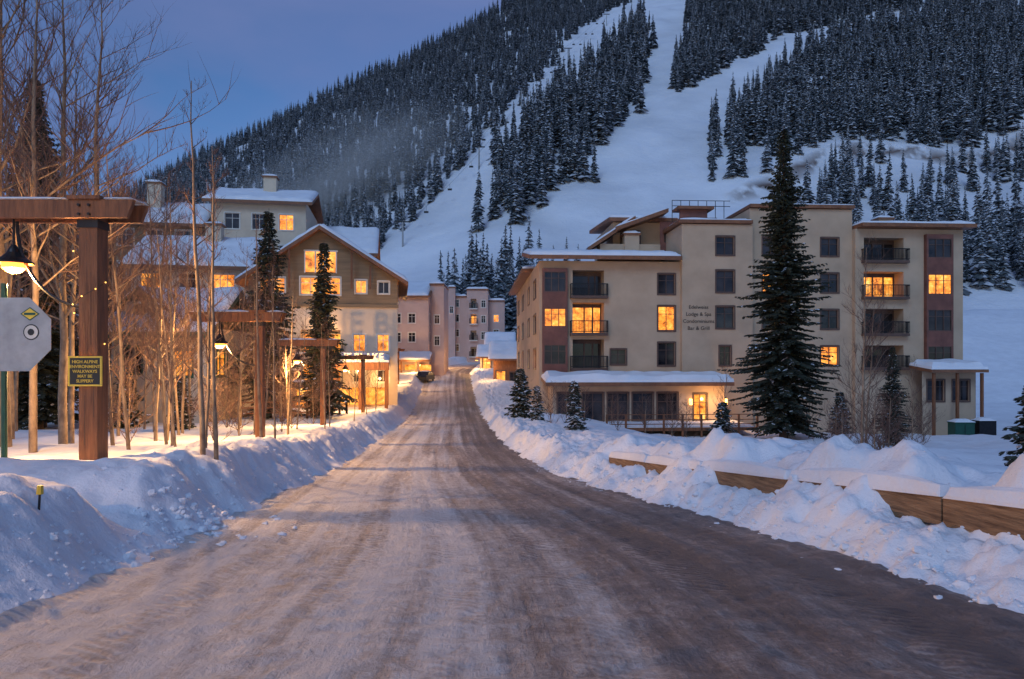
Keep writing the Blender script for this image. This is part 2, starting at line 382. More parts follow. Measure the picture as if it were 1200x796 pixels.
# facade slots: 0 wall 1 frame 2 dark 3 lit 4 metal 5 panel
def facade(mb, o, ud, W, Ht, holes, wall=0, rec=0.18, trim=True):
    n = cross_n(ud)
    P = lambda u, z, a=0: (o[0]+ud[0]*u+n[0]*a, o[1]+ud[1]*u+n[1]*a, o[2]+z)
    us = sorted(set([0, W]+[h[0] for h in holes]+[h[1] for h in holes]))
    zs = sorted(set([0, Ht]+[h[2] for h in holes]+[h[3] for h in holes]))
    us = [u for u in us if 0 <= u <= W]; zs = [z for z in zs if 0 <= z <= Ht]
    for i in range(len(zs)-1):
        zc = (zs[i]+zs[i+1])/2; st = None
        for j in range(len(us)-1):
            uc = (us[j]+us[j+1])/2
            solid = not any(h[0] < uc < h[1] and h[2] < zc < h[3] for h in holes)
            if solid and st is None: st = us[j]
            if (not solid) and st is not None:
                mb.quad(P(st, zs[i]), P(us[j], zs[i]), P(us[j], zs[i+1]), P(st, zs[i+1]), wall); st = None
        if st is not None: mb.quad(P(st, zs[i]), P(W, zs[i]), P(W, zs[i+1]), P(st, zs[i+1]), wall)
    for h in holes:
        u0, u1, z0, z1, k = h[:5]
        bal = k[0] == 'B'; lit = k[-1] == 'l'
        D = 1.5 if bal else rec
        mb.quad(P(u0, z0), P(u0, z0, -D), P(u0, z1, -D), P(u0, z1), wall)
        mb.quad(P(u1, z0, -D), P(u1, z0), P(u1, z1), P(u1, z1, -D), wall)
        mb.quad(P(u0, z0), P(u1, z0), P(u1, z0, -D), P(u0, z0, -D), wall)
        mb.quad(P(u0, z1, -D), P(u1, z1, -D), P(u1, z1), P(u0, z1), wall)
        if bal:
            um = u0+(u1-u0)*random.choice([0.45, 0.6])
            mb.quad(P(u0, z0, -D), P(um, z0, -D), P(um, z1, -D), P(u0, z1, -D), 3 if lit else 2)
            mb.quad(P(um, z0, -D), P(u1, z0, -D), P(u1, z1, -D), P(um, z1, -D), 3 if (lit and random.random() < .6) else 2)
            for uu in (u0+0.04, um, (um+u1)/2, u1-0.04): mb.fbox(o, ud, n, uu-0.06, uu+0.06, -D+0.004, -D+0.09, z0, z1-0.01, 1)
            mb.fbox(o, ud, n, u0, u1, -D+0.006, -D+0.08, z1-0.35, z1-0.012, 1)
            mb.fbox(o, ud, n, u0-0.25, u1+0.25, -D+0.1, 0.55, z0-0.22, z0+0.02, 1)
            for zz in (z0+0.12, z0+1.05): mb.fbox(o, ud, n, u0-0.25, u1+0.25, 0.46, 0.53, zz-0.03, zz+0.04, 4)
            nb = int((u1-u0+0.5)/0.13)
            for q in range(nb+1):
                uu = u0-0.25+(u1-u0+0.5)*q/nb; mb.fbox(o, ud, n, uu-0.017, uu+0.017, 0.475, 0.515, z0+0.1, z0+1.04, 4)
            for uu in (u0-0.22, u1+0.22):
                mb.fbox(o, ud, n, uu-0.03, uu+0.03, 0.02, 0.46, z0+0.97, z0+1.06, 4)
                for q in range(3): mb.fbox(o, ud, n, uu-0.017, uu+0.017, 0.06+q*.14, 0.1+q*.14, z0+0.02, z0+1.0, 4)
        else:
            mb.quad(P(u0, z0, -D), P(u1, z0, -D), P(u1, z1, -D), P(u0, z1, -D), 3 if lit else 2)
            f = 0.06
            mb.fbox(o, ud, n, u0, u0+f, -D+0.004, -D+0.08, z0, z1, 1); mb.fbox(o, ud, n, u1-f, u1, -D+0.004, -D+0.08, z0, z1, 1)
            mb.fbox(o, ud, n, u0+f, u1-f, -D+0.004, -D+0.08, z0, z0+f, 1); mb.fbox(o, ud, n, u0+f, u1-f, -D+0.004, -D+0.08, z1-f, z1, 1)
            nm = 1 if u1-u0 < 1.9 else (2 if u1-u0 < 3 else 3)
            for q in range(nm):
                uu = u0+(u1-u0)*(q+1)/(nm+1); mb.fbox(o, ud, n, uu-0.03, uu+0.03, -D+0.004, -D+0.07, z0+f, z1-f, 1)
            if z1-z0 > 1.2:
                zz = z0+(z1-z0)*0.68; mb.fbox(o, ud, n, u0+f, u1-f, -D+0.006, -D+0.06, zz-0.025, zz+0.025, 1)
            if trim:
                t = 0.12
                mb.fbox(o, ud, n, u0-t, u0-0.002, -0.02, 0.04, z0-t, z1+t, 1); mb.fbox(o, ud, n, u1+0.002, u1+t, -0.02, 0.04, z0-t, z1+t, 1)
                mb.fbox(o, ud, n, u0, u1, -0.02, 0.045, z1+0.002, z1+t+0.02, 1); mb.fbox(o, ud, n, u0, u1, -0.02, 0.07, z0-t, z0-0.002, 1)

def bldg_mats(wall, frame): return [M[wall], M[frame], M['gd'], M['gl'], M['metal'], M['panel']]
EX = (1, 0, 0); EYn = (0, -1, 0); EY = (0, 1, 0); EXn = (-1, 0, 0)
def shell(mb, x0, x1, y0, y1, z0, z1, front, left=None, right=None, wall=0, top=True):
    facade(mb, (x0, y0, z0), EX, x1-x0, z1-z0, front, wall)
    facade(mb, (x0, y1, z0), EYn, y1-y0, z1-z0, left or [], wall)
    facade(mb, (x1, y0, z0), EY, y1-y0, z1-z0, right or [], wall)
    mb.quad((x1, y1, z0), (x0, y1, z0), (x0, y1, z1), (x1, y1, z1), wall)
    if top: mb.quad((x0, y0, z1), (x1, y0, z1), (x1, y1, z1), (x0, y1, z1), wall)

def point(name, loc, P, col=(1, 0.54, 0.19), r=0.12, parent=None):
    l = bpy.data.lights.new(name, 'POINT'); l.energy = P; l.color = col; l.shadow_soft_size = r
    ob = bpy.data.objects.new(name, l); COL.objects.link(ob); ob.location = loc
    if parent: ob.parent = parent
    return ob

# ================================================================== condominium lodge (right)
E = empty('condominium_lodge', (2.4, 60, 0), R_(3.4))
w = MBd(bldg_mats('stucco', 'frame'))
zb = -6.0
rowz = [(7.75, 9.6), (4.5, 6.75), (1.4, 3.5)]
def hz(z): return z-zb
holes = []
for (a, b_), kb, kw in zip(rowz, ['Bd', 'Bl', 'Bd'], ['d', 'l', 'd']):
    holes.append((2.95, 5.75, hz(a-0.15), hz(b_+0.3), kb))
    holes.append((10.6, 12.1, hz(a+0.1), hz(b_), kw))
holes.append((6.35, 7.7, hz(1.6), hz(2.9), 'd'))
side = [(3, 5, hz(7.8), hz(9.4), 'd'), (3, 5, hz(4.5), hz(6.2), 'l'), (3, 5, hz(1.2), hz(3), 'd'), (10, 12, hz(7.8), hz(9.4), 'd'), (10, 12, hz(4.5), hz(6.2), 'd'), (10, 12, hz(1.2), hz(3), 'l'),
        (18, 20, hz(7.8), hz(9.4), 'd'), (18, 20, hz(4.5), hz(6.2), 'd'), (18, 20, hz(1.2), hz(3), 'd'), (24.5, 27, hz(7.8), hz(9.4), 'd'), (24.5, 27, hz(4.5), hz(6.2), 'd'), (24.5, 27, hz(1.2), hz(3), 'l')]
shell(w, 0, 12.6, 0, 30, zb, 10.7, holes, side)
def bay(mb, u0, u1, wins, zlo, zhi, y=-0.38):
    facade(mb, (u0, y, zlo), EX, u1-u0, zhi-zlo, [(0.15, u1-u0-0.15, a-zlo, b_-zlo, k) for a, b_, k in wins], 5, 0.1, False)
    mb.quad((u0, 0, zlo), (u0, y, zlo), (u0, y, zhi), (u0, 0, zhi), 5); mb.quad((u1, y, zlo), (u1, 0, zlo), (u1, 0, zhi), (u1, y, zhi), 5)
    mb.quad((u0, y, zhi), (u1, y, zhi), (u1, 0, zhi), (u0, 0, zhi), 5); mb.quad((u0, 0, zlo), (u1, 0, zlo), (u1, y, zlo), (u0, y, zlo), 5)
bay(w, 0.25, 2.45, [(7.95, 9.7, 'd'), (4.9, 6.5, 'l'), (1.6, 3.3, 'd')], 0.9, 10.0)
shell(w, 12.604, 19.0, -0.45, 14, zb, 14.0, [(3.1, 4.7, hz(11.3), hz(12.9), 'd'), (3.1, 4.7, hz(8.0), hz(9.9), 'd'), (3.1, 4.7, hz(4.8), hz(6.7), 'd'), (3.4, 4.4, hz(1.5), hz(3.2), 'd')])
cz = [(11.4, 13.0), (8.1, 9.8), (4.8, 6.5), (1.5, 3.2)]
shell(w, 19.004, 28.5, 0.2, 18, zb, 15.6, [(a, a+1.6, hz(z0), hz(z1), k) for a in (1.2, 6.6) for (z0, z1), k in zip(cz, ['d', 'l' if a < 2 else 'd', 'd', 'l' if a > 2 else 'd'])])
rz_ = [(10.9, 13.0, 'Bd'), (7.65, 9.95, 'Bl'), (4.35, 6.6, 'Bd'), (1.3, 3.3, 'Bd')]
hh = [(0.8, 4.5, hz(a), hz(b_), k) for a, b_, k in rz_]
shell(w, 28.504, 38.6, -0.3, 18, zb, 13.8, hh)
facade(w, (34.9, -0.72, 0.6), EX, 2.5, 12.7, [(0.15, 2.35, a-0.6, b_-0.6, k) for a, b_, k in [(11.2, 12.9, 'd'), (7.9, 9.7, 'l'), (4.6, 6.5, 'd'), (1.4, 3.2, 'd')]], 5, 0.1, False)
w.quad((34.9, -0.3, 0.6), (34.9, -0.72, 0.6), (34.9, -0.72, 13.3), (34.9, -0.3, 13.3), 5); w.quad((37.4, -0.72, 0.6), (37.4, -0.3, 0.6), (37.4, -0.3, 13.3), (37.4, -0.72, 13.3), 5)
w.quad((34.9, -0.72, 13.3), (37.4, -0.72, 13.3), (37.4, -0.3, 13.3), (34.9, -0.3, 13.3), 5)
shell(w, 7.8, 13.4, 6, 16, 10.72, 15.4, [(0.8, 2.6, 2.4, 3.8, 'd')])
shell(w, 13.8, 16.5, 1.5, 8, 14.02, 15.0, [], wall=5)
facade(w, (12.0, 4.5, 12.2), EX, 3.2, 3.0, [(0.4, 1.5, 1.0, 2.4, 'd'), (1.8, 2.9, 1.0, 2.4, 'd')], 5, 0.1, False)
w.obj('walls', E)
rf_ = MBd([M['fascia'], M['roofsnow'], M['metal'], M['panel'], M['stucco']])
def roofpl(x0, x1, y0, y1, zf0, zb0, t=0.35, sn=0.35):
    rf_.slab((x0, y0, zf0), (x1, y0, zf0), (x1, y1, zb0), (x0, y1, zb0), t, 0)
    rf_.snow((x0+0.08, y0+0.08, zf0+0.01), (x1-0.08, y0+0.08, zf0+0.01), (x1-0.08, y1-0.05, zb0+0.01), (x0+0.08, y1-0.05, zb0+0.01), sn, 1)
roofpl(-1.0, 12.45, -1.1, 7.5, 11.06, 12.6)
roofpl(-1.0, 12.45, 7.6, 31, 11.06, 11.06)
roofpl(7.3, 14.0, 5.3, 16.5, 15.75, 16.6)
roofpl(18.95, 28.6, -0.1, 18.2, 15.96, 15.9, 0.3, 0.2)
roofpl(12.3, 18.94, -0.7, 5, 14.36, 14.4, 0.3, 0.22)
roofpl(28.62, 39.2, -1.3, 18.3, 14.16, 14.2, 0.32, 0.35)
rf_.slab((5.0, 3.8, 12.6), (5.0, 9, 12.6), (9.5, 9, 15.6), (9.5, 3.8, 15.6), 0.35, 0)
rf_.slab((7.6, 3.6, 14.5), (7.6, 9, 14.5), (12.6, 9, 16.3), (12.6, 3.6, 16.3), 0.35, 0)
rf_.snow((5.0, 3.85, 12.62), (9.5, 3.85, 15.62), (9.5, 8.9, 15.62), (5.0, 8.9, 12.62), 0.2, 1); rf_.snow((7.6, 3.65, 14.52), (12.6, 3.65, 16.32), (12.6, 8.9, 16.32), (7.6, 8.9, 14.52), 0.2, 1)
rf_.box(6.2, 12, 4.3, 6, 10.8, 13.0, 4)
rf_.box(12.9, 15.4, 1.0, 1.3, 11.5, 15.6, 3); rf_.box(12.6, 15.9, 0.6, 2.4, 15.6, 15.85, 0)
for x0, x1, yy, z0 in [(12.2, 17.6, 1.2, 15.5)]:
    for zz in (0.45, 0.95): rf_.box(x0, x1, yy, yy+0.05, z0+zz, z0+zz+0.05, 2)
    q = x0
    while q <= x1: rf_.box(q, q+0.05, yy+0.006, yy+0.044, z0-1.0, z0+0.94, 2); q += 0.8
for cx, cy, ch in [(34.0, 5, 15.8), (36.5, 8, 15.4), (15.5, 9, 16.4), (24, 12, 17), (8.5, 4, 13.8)]:
    rf_.box(cx, cx+1.4, cy, cy+1.2, 11.5, ch, 4); rf_.box(cx-0.12, cx+1.52, cy-0.12, cy+1.32, ch, ch+0.2, 0)
    rf_.snow((cx-0.1, cy-0.1, ch+0.2), (cx+1.5, cy-0.1, ch+0.2), (cx+1.5, cy+1.3, ch+0.2), (cx-0.1, cy+1.3, ch+0.2), 0.3, 1)
ob = rf_.obj('roof', E); ob.data.polygons.foreach_set('use_smooth', np.array([q == 1 for q in rf_.m]))
pv = MBd(bldg_mats('stucco', 'frame')+[M['fascia'], M['roofsnow'], M['wood'], M['sconce']])
facade(pv, (0.8, -3.4, -4.4), EX, 14.5, 4.2, [(0.4, 2.1, 1.3, 3.6, 'd'), (2.5, 4.2, 1.3, 3.6, 'd'), (4.6, 6.3, 1.3, 3.6, 'd'), (6.7, 8.4, 1.3, 3.6, 'd'), (8.8, 10.5, 1.3, 3.6, 'd'), (11.9, 13.0, 1.3, 3.5, 'l')], 0)
pv.quad((15.3, -3.4, -5), (15.3, -0.46, -5), (15.3, -0.46, -0.2), (15.3, -3.4, -0.2), 0); pv.quad((0.8, 0, -5), (0.8, -3.4, -5), (0.8, -3.4, -0.2), (0.8, 0, -0.2), 0)
pv.slab((0.1, -4.4, 0.12), (15.8, -4.4, 0.12), (15.8, -0.47, 0.5), (0.1, -0.47, 0.5), 0.3, 6)
pv.snow((0.1, -4.4, 0.13), (15.8, -4.4, 0.13), (15.8, -0.5, 0.51), (0.1, -0.5, 0.51), 0.55, 7)
for q in (11.6, 14.6): pv.fbox((0.8, -3.4, -4.4), EX, EYn, q-0.1, q+0.1, 0.02, 0.22, 2.6, 3.1, 9)
pv.box(4.5, 16.5, -7.2, -3.42, -3.6, -3.35, 8)
for q in np.arange(4.5, 16.6, 1.5):
    pv.box(q, q+0.14, -7.2, -7.06, -5.6, -2.3, 8)
for zz in (-2.35, -2.75, -3.1): pv.box(4.5, 16.6, -7.16, -7.1, zz, zz+0.06, 8)
pv.snow((4.6, -7.0, -3.35), (16.4, -7.0, -3.35), (16.4, -3.5, -3.35), (4.6, -3.5, -3.35), 0.25, 7)
pv.slab((33.2, -3.8, 1.15), (38.3, -3.8, 1.15), (38.3, -0.75, 1.5), (33.2, -0.75, 1.5), 0.25, 6)
pv.snow((33.2, -3.8, 1.16), (38.3, -3.8, 1.16), (38.3, -0.75, 1.51), (33.2, -0.75, 1.51), 0.5, 7)
for q in (33.5, 35.6, 37.8): pv.box(q, q+0.2, -3.6, -3.4, -5.5, 0.85, 8)
facade(pv, (33.3, -2.4, -5.2), EX, 4.9, 6.2, [(0.5, 2.0, 3.6, 5.4, 'd'), (2.8, 4.3, 3.6, 5.4, 'd')], 0)
pv.obj('pavilion', E)
def text(body, loc, size, mat, parent, ext=0.02, rot=(R_(90), 0, 0), align='CENTER', name='lettering', sp=1.0, off=0.012):
    cu = bpy.data.curves.new(name, 'FONT'); cu.body = body; cu.size = size; cu.extrude = ext; cu.align_x = align; cu.space_line = sp; cu.offset = size*off
    cu.materials.append(mat); ob = bpy.data.objects.new(name, cu); COL.objects.link(ob); ob.location = loc; ob.rotation_euler = rot; ob.parent = parent
    return ob
text('Edelweiss\nLodge & Spa\nCondominiums\nBar & Grill', (14.1, -0.47, 6.5), 0.46, M['black'], E, ext=0.008, sp=1.35, off=0)
point('door_sconce_light', (13.9, -4.6, -1.4), 160, parent=E); point('door_sconce_light', (16.2, -4.0, -1.6), 120, parent=E)

# ================================================================== hotel chalet (left)
Hn = empty('hotel_chalet')
ang = R_(9.5); pvx, pvy = -10.9, 65.0
Hn.rotation_euler = (0, 0, ang); Hn.location = (pvx-(pvx*math.cos(ang)-pvy*math.sin(ang)), pvy-(pvx*math.sin(ang)+pvy*math.cos(ang)), 0)
w = MBd([M['stucco_cream'], M['frame_w'], M['gd'], M['gl'], M['metal'], M['olive']])
x0, x1, yf = -24.4, -10.9, 65; zb = -4.0
rows_ = [(-0.2+2.9*i, 1.5+2.9*i) for i in range(4)]
hs = []
for i, (a, b_) in enumerate(rows_):
    hs.append((4.6, 8.2, a-zb, b_-zb+0.4, 'Bl'))
    for u, k in ((9.4, 'dlll'[i]), (11.6, 'dlld'[i])): hs.append((u, u+1.1, a-zb+0.1, b_-zb, k))
    hs.append((0.5, 3.6, a-zb, b_-zb+.3, 'B'+'lldl'[i]))
shell(w, x0, x1, yf, yf+16, zb, 7.2, [h for h in hs if h[3] < 11.0], None, [(2, 3.2, z-zb, z-zb+1.6, k) for z, k in ((0, 'd'), (2.9, 'l'), (5.4, 'd'))], top=False)
facade(w, (x0, yf-0.05, 7.2), EX, x1-x0, 2.7, [(4.6, 8.2, 0.9, 2.5, 'l'), (9.6, 10.6, 1.1, 2.3, 'l'), (11.7, 12.7, 1.1, 2.2, 'd'), (1.0, 3.2, 1.0, 2.4, 'l')], 5)
facade(w, (x1+0.05, yf, 7.2), EY, 16, 2.7, [(2, 3.2, 0.6, 2.0, 'd')], 5)
pk = (-18.0, 14.4)
w.tri((x0, yf-0.05, 9.9), (x1, yf-0.05, 9.9), (pk[0], yf-0.05, pk[1]-0.3), 5)
w.fbox((-19.4, yf-0.05, 10.2), EX, EYn, 0, 2.9, -0.02, 0.06, 0.0, 1.9, 3)
for q in (0, 0.95, 1.9, 2.85): w.fbox((-19.4, yf-0.05, 10.2), EX, EYn, q-0.06, q+0.06, 0.065, 0.12, -0.1, 2.0, 1)
w.fbox((-19.4, yf-0.05, 10.2), EX, EYn, -0.1, 3.0, 0.065, 0.13, 1.9, 2.05, 1)
w.fbox((x0, yf, 7.1), EX, EYn, -0.1, x1-x0+0.1, -0.01, 0.16, -0.15, 0.15, 5)
shell(w, -35.5, x0-0.004, 68, 80, -4, 11.2, [(u, u+1.5, z+4, z+5.7, random.choice('dlll')) for u in (1, 3.6, 6.2, 8.7) for z in (-0.5, 2.5)]+[(0.8, 2.6, 9.5, 11.6, 'l'), (4.2, 5.6, 9.5, 11.4, 'd'), (7.2, 9.4, 9.5, 11.6, 'l'), (0.8, 2.6, 12.6, 14.2, 'l'), (4.2, 5.8, 12.6, 14.2, 'd'), (7.2, 9.2, 12.6, 14.2, 'l')])
shell(w, -32, -21.5, 82, 94, -4, 20.6, [(u, u+1.6, z+4, z+5.8, k) for u, z, k in ((1.5, 13.6, 'l'), (4.5, 13.6, 'l'), (7.5, 13.6, 'd'), (1.5, 17.2, 'd'), (4.5, 17.2, 'd'), (7.5, 17.2, 'l'))], wall=0)
shell(w, -43, -32.004, 81, 92, -4, 17.6, [(u, u+1.6, z+4, z+5.8, k) for u, z, k in ((1.5, 11.2, 'd'), (4.5, 11.2, 'l'), (7.5, 11.2, 'l'), (1.5, 14.8, 'd'), (4.5, 14.8, 'd'), (7.5, 14.8, 'd'))], wall=5)
shell(w, -21.496, -14, 83, 94, -4, 15.2, [(1.5, 3.5, 15.4, 17.2, 'l'), (5, 7, 15.4, 17.2, 'd')], wall=0)
w.obj('walls', Hn)
rf_ = MBd([M['fascia'], M['roofsnow'], M['metal'], M['panel'], M['stucco_cream'], M['wood']])
def gable(xa, xb, y0, y1, ze, xp, zp, ov=1.0, t=0.35, sn=0.4):
    for xe in (xa, xb):
        sl = (zp-ze)/abs(xp-xe); xo = xe+(ov if xe > xp else -ov); zo = ze-sl*ov
        a, b_, c_, d_ = (xo, y0-ov, zo), (xo, y1, zo), (xp, y1, zp), (xp, y0-ov, zp)
        if xe < xp: a, b_, c_, d_ = a, d_, c_, b_
        rf_.slab(a, b_, c_, d_, t, 0)
        u = lambda p: (p[0], p[1], p[2]+0.01)
        rf_.snow(u(a), u(b_), u(c_), u(d_), sn, 1)
def gable_x(xa, xb, y0, y1, ze, zp, ov=0.8, t=0.35, sn=0.4):
    ym = (y0+y1)/2; sl = (zp-ze)/(ym-y0)
    a, b_, c_, d_ = (xa-ov, y0-ov, ze-sl*ov), (xb+ov, y0-ov, ze-sl*ov), (xb+ov, ym, zp), (xa-ov, ym, zp)
    rf_.slab(a, b_, c_, d_, t, 0); u = lambda p: (p[0], p[1], p[2]+0.01); rf_.snow(u(a), u(b_), u(c_), u(d_), sn, 1)
    a, b_, c_, d_ = (xa-ov, ym, zp), (xb+ov, ym, zp), (xb+ov, y1+ov, ze-sl*ov), (xa-ov, y1+ov, ze-sl*ov)
    rf_.slab(a, b_, c_, d_, t, 0); rf_.snow(u(a), u(b_), u(c_), u(d_), sn, 1)
gable(x0, x1, yf, yf+16, 9.95, pk[0], pk[1])
gable_x(-35.5, -25.4, 68, 80, 11.3, 14.6)
gable_x(-32, -21.5, 82, 94, 20.7, 23.0)
gable_x(-43, -33, 81, 92, 17.7, 20.6)
gable_x(-20.6, -14, 83, 94, 15.3, 18.8)
for cx, cy, ch in [(-39.5, 84, 22.5), (-27, 86, 24.3), (-30, 72, 15.6)]:
    rf_.box(cx, cx+1.5, cy, cy+1.3, ch-5, ch, 4); rf_.box(cx-.15, cx+1.65, cy-.15, cy+1.45, ch, ch+.2, 0)
    rf_.snow((cx-.15, cy-.15, ch+.2), (cx+1.65, cy-.15, ch+.2), (cx+1.65, cy+1.45, ch+.2), (cx-.15, cy+1.45, ch+.2), 0.3, 1)
for q in (-22.5, -20.8, -15.2, -13.5): rf_.box(q, q+0.18, yf-0.9, yf-0.7, 8.6, 9.9+0.66*(3.4 if abs(q+18) < 3.3 else 1.3), 5)
ob = rf_.obj('roof', Hn); ob.data.polygons.foreach_set('use_smooth', np.array([q == 1 for q in rf_.m]))
cp = MBd([M['wood'], M['roofsnow'], M['gl'], M['stucco_cream'], M['metal'], M['neon'], M['frame'], M['sconce']])
cp.slab((-16.6, 58.6, 1.75), (-11.6, 58.6, 1.75), (-11.6, 64.8, 2.3), (-16.6, 64.8, 2.3), 0.35, 0)
cp.snow((-16.6, 58.6, 1.76), (-11.6, 58.6, 1.76), (-11.6, 64.8, 2.31), (-16.6, 64.8, 2.31), 0.4, 1)
for q in (-16.4, -14.2, -12.0): cp.box(q, q+.3, 58.9, 59.2, -4, 1.4, 0); cp.box(q, q+.3, 62, 62.3, -4, 1.6, 0)
cp.box(-16.6, -11.6, 58.45, 58.59, 1.1, 1.75, 0)
for q in np.arange(-23.5, -11.5, 2.4):
    cp.box(q, q+1.9, 64.75, 64.85, -2.2, -0.6, 2); cp.box(q-.1, q, 64.7, 64.9, -2.4, -0.4, 6); cp.box(q+.92, q+.98, 64.7, 64.9, -2.2, -.5, 6)
cp.box(-24, -17.2, 61.2, 64.7, -0.45, -0.2, 0); cp.snow((-24, 61.2, -.2), (-17.2, 61.2, -.2), (-17.2, 64.6, -.2), (-24, 64.6, -.2), 0.35, 1)
cp.box(-23.9, -23.2, 61.0, 61.1, -1.7, -0.9, 5); cp.box(-22.9, -22.0, 61.0, 61.1, -1.5, -1.1, 5)
for q in (-24, -20, -17.4): cp.box(q, q+.25, 61.3, 61.55, -4, -0.45, 0)
ob = cp.obj('entrance_canopy', Hn)
text('THE BLAKE', (-14.2, 58.3, 1.95), 0.85, M['letters'], Hn, 0.05, name='lit_letters')
for q in ((-14, 60.5, 0.9), (-20, 62.6, -0.9), (-17.6, 64.2, 5.0), (-12.6, 63.8, 0.2)): point('canopy_light', q, 170, parent=Hn)

# small house in front of hotel
Sm = empty('small_chalet_house')
w = MBd([M['stucco_cream'], M['green'], M['gd'], M['gl'], M['metal'], M['olive']])
shell(w, -24.6, -18.8, 42, 50, -2.5, 3.9, [(0.6, 1.8, 3.6, 5.2, 'd'), (3.6, 4.9, 3.4, 5.0, 'l')], None, [(1.5, 3, 3.4, 5, 'l'), (5, 6.4, 3.4, 5, 'd')])
w.obj('walls', Sm)
rf_ = MBd([M['green'], M['roofsnow'], M['gd'], M['stucco_cream'], M['frame_w']])
gable_x(-24.6, -18.8, 42, 50, 4.0, 6.6, 0.6)
rf_.box(-24.2, -22.2, 42.6, 44.8, 4.0, 5.6, 3)
rf_.tube([(-23.2, 42.62, 5.0), (-23.2, 42.52, 5.0)], [0.55, 0.55], 16, 4); rf_.tube([(-23.2, 42.54, 5.0), (-23.2, 42.46, 5.0)], [0.42, 0.42], 16, 2)
gable(-24.2, -22.2, 42.6, 45, 5.6, -23.2, 6.5, 0.3, 0.2, 0.25)
ob = rf_.obj('roof', Sm); ob.data.polygons.foreach_set('use_smooth', np.array([q == 1 for q in rf_.m]))

# ================================================================== middle hotel (pink stucco)
Mi = empty('stucco_apartment_building')
w = MBd([M['stucco_pink'], M['frame_w'], M['gd'], M['gl'], M['metal'], M['panel']])
def wins(W, z0, z1, step=3.0, fl=3.0, pl=0.12, ww=1.1):
    out = []; z = z0+1.0
    while z+1.5 < z1:
        u = 1.1
        while u+ww < W-0.5:
            out.append((u, u+ww, z-z0, z-z0+1.5, 'l' if random.random() < pl else 'd')); u += step
        z += fl
    return out
shell(w, -19.8, -13.2, 108, 120, -2, 12.2, wins(6.6, -2, 12.0, 2.3, 3.0), None, wins(12, -2, 12, 3))
shell(w, -13.196, -11.0, 110, 118, -2, 14.2, [(0.7, 1.5, 10, 11.4, 'd'), (0.7, 1.5, 6.5, 8, 'd')])
shell(w, -18.5, -9.4, 143, 156, 0, 15.4, wins(9.1, 0, 15.4, 2.6, 3.1))
shell(w, -13.2, -9.396-2.4, 141.6, 142.99, 0, 17.2, [(0.3, 1.0, 12, 13.4, 'd')])
shell(w, -9.396, -5.0, 142, 154, 0, 16.8, [(0.8, 2.0, z, z+2.0, k) for z, k in ((3, 'Bd'), (6.4, 'Bd'), (9.8, 'Bl'), (13, 'Bd'))]+[(3.0, 3.9, z, z+1.5, 'd') for z in (3.2, 6.6, 10, 13.2)])
shell(w, -4.996, -1.6, 144, 154, 0, 14.6, wins(3.4, 0, 14, 2.2, 3.1))
w.obj('walls', Mi)
rf_ = MBd([M['fascia'], M['roofsnow'], M['stucco_pink']])
rf_.slab((-20.2, 107.4, 12.3), (-12.9, 107.4, 12.3), (-12.9, 114, 15.0), (-20.2, 114, 15.0), .3, 0); rf_.snow((-20.2, 107.4, 12.31), (-13.2, 107.4, 12.31), (-13.2, 114, 15.01), (-20.2, 114, 15.01), .4, 1)
for a, b_, c_, d_, z in ((-13.3, -10.9, 109.8, 118, 14.2), (-18.6, -9.5, 142.8, 156, 15.4), (-9.5, -4.9, 141.8, 154, 16.8), (-5.1, -1.5, 143.8, 154, 14.6), (-13.3, -11.7, 141.5, 142.7, 17.2)):
    rf_.box(a, b_, c_, d_, z+.004, z+.3, 0); rf_.snow((a, c_, z+.3), (b_, c_, z+.3), (b_, d_, z+.3), (a, d_, z+.3), .4, 1)
rf_.mats += [M['gl'], M['wood']]
rf_.slab((-19.6, 104.5, 2.2), (-12.6, 104.5, 2.2), (-12.6, 107.9, 3.2), (-19.6, 107.9, 3.2), .3, 0); rf_.snow((-19.6, 104.5, 2.21), (-12.6, 104.5, 2.21), (-12.6, 107.9, 3.21), (-19.6, 107.9, 3.21), .4, 1)
for q in (-19.2, -16.9, -14.6): rf_.box(q, q+1.8, 107.85, 107.96, -0.9, 1.4, 3); rf_.box(q-.25, q-.02, 104.8, 105.1, -2.5, 2.0, 4)
ob = rf_.obj('roof', Mi); ob.data.polygons.foreach_set('use_smooth', np.array([q == 1 for q in rf_.m]))
point('shopfront_light', (-15, 103.5, 1.4), 650, parent=Mi)
point('shopfront_light', (-12.2, 122, 4), 1000, parent=Mi)

# shops on the right of the road
for i, (xa, xb, ya, yb, zg, ze, zp) in enumerate([(-2.6, 1.6, 95, 103, -2.4, 2.6, 4.6), (-5.2, -1.2, 112, 119, -0.5, 3.0, 4.6), (-4.4, 0.0, 124, 131, 0.3, 5.2, 7.2)]):
    S = empty('wooden_shop')
    w = MBd([M['wood'], M['frame'], M['gd'], M['gl'], M['metal'], M['stucco']])
    shell(w, xa, xb, ya, yb, zg-1, ze, [(0.4, 1.7, 2.2, 4.0, 'l'), (2.3, 3.4, 1.3, 3.8, 'd')], [(1, 2.6, 2.2, 4.0, 'l'), (4.0, 6, 2.2, 4.0, 'l')], wall=0 if i != 1 else 5)
    w.obj('walls', S)
    rf_ = MBd([M['fascia'], M['roofsnow'], M['fairy'], M['wood']])
    gable_x(xa, xb, ya, yb, ze, zp, 0.7, 0.25, 0.45)
    for q in np.linspace(ya-.6, yb, 8): rf_.ball((xa-0.75, q, ze-.9), 0.05, 2, 4)
    ob = rf_.obj('roof', S)
    ob.data.polygons.foreach_set('use_smooth', np.array([q == 1 for q in rf_.m]))
    point('shop_light', (xa-1.2, ya-0.9, ze-1.2), 450, parent=S)

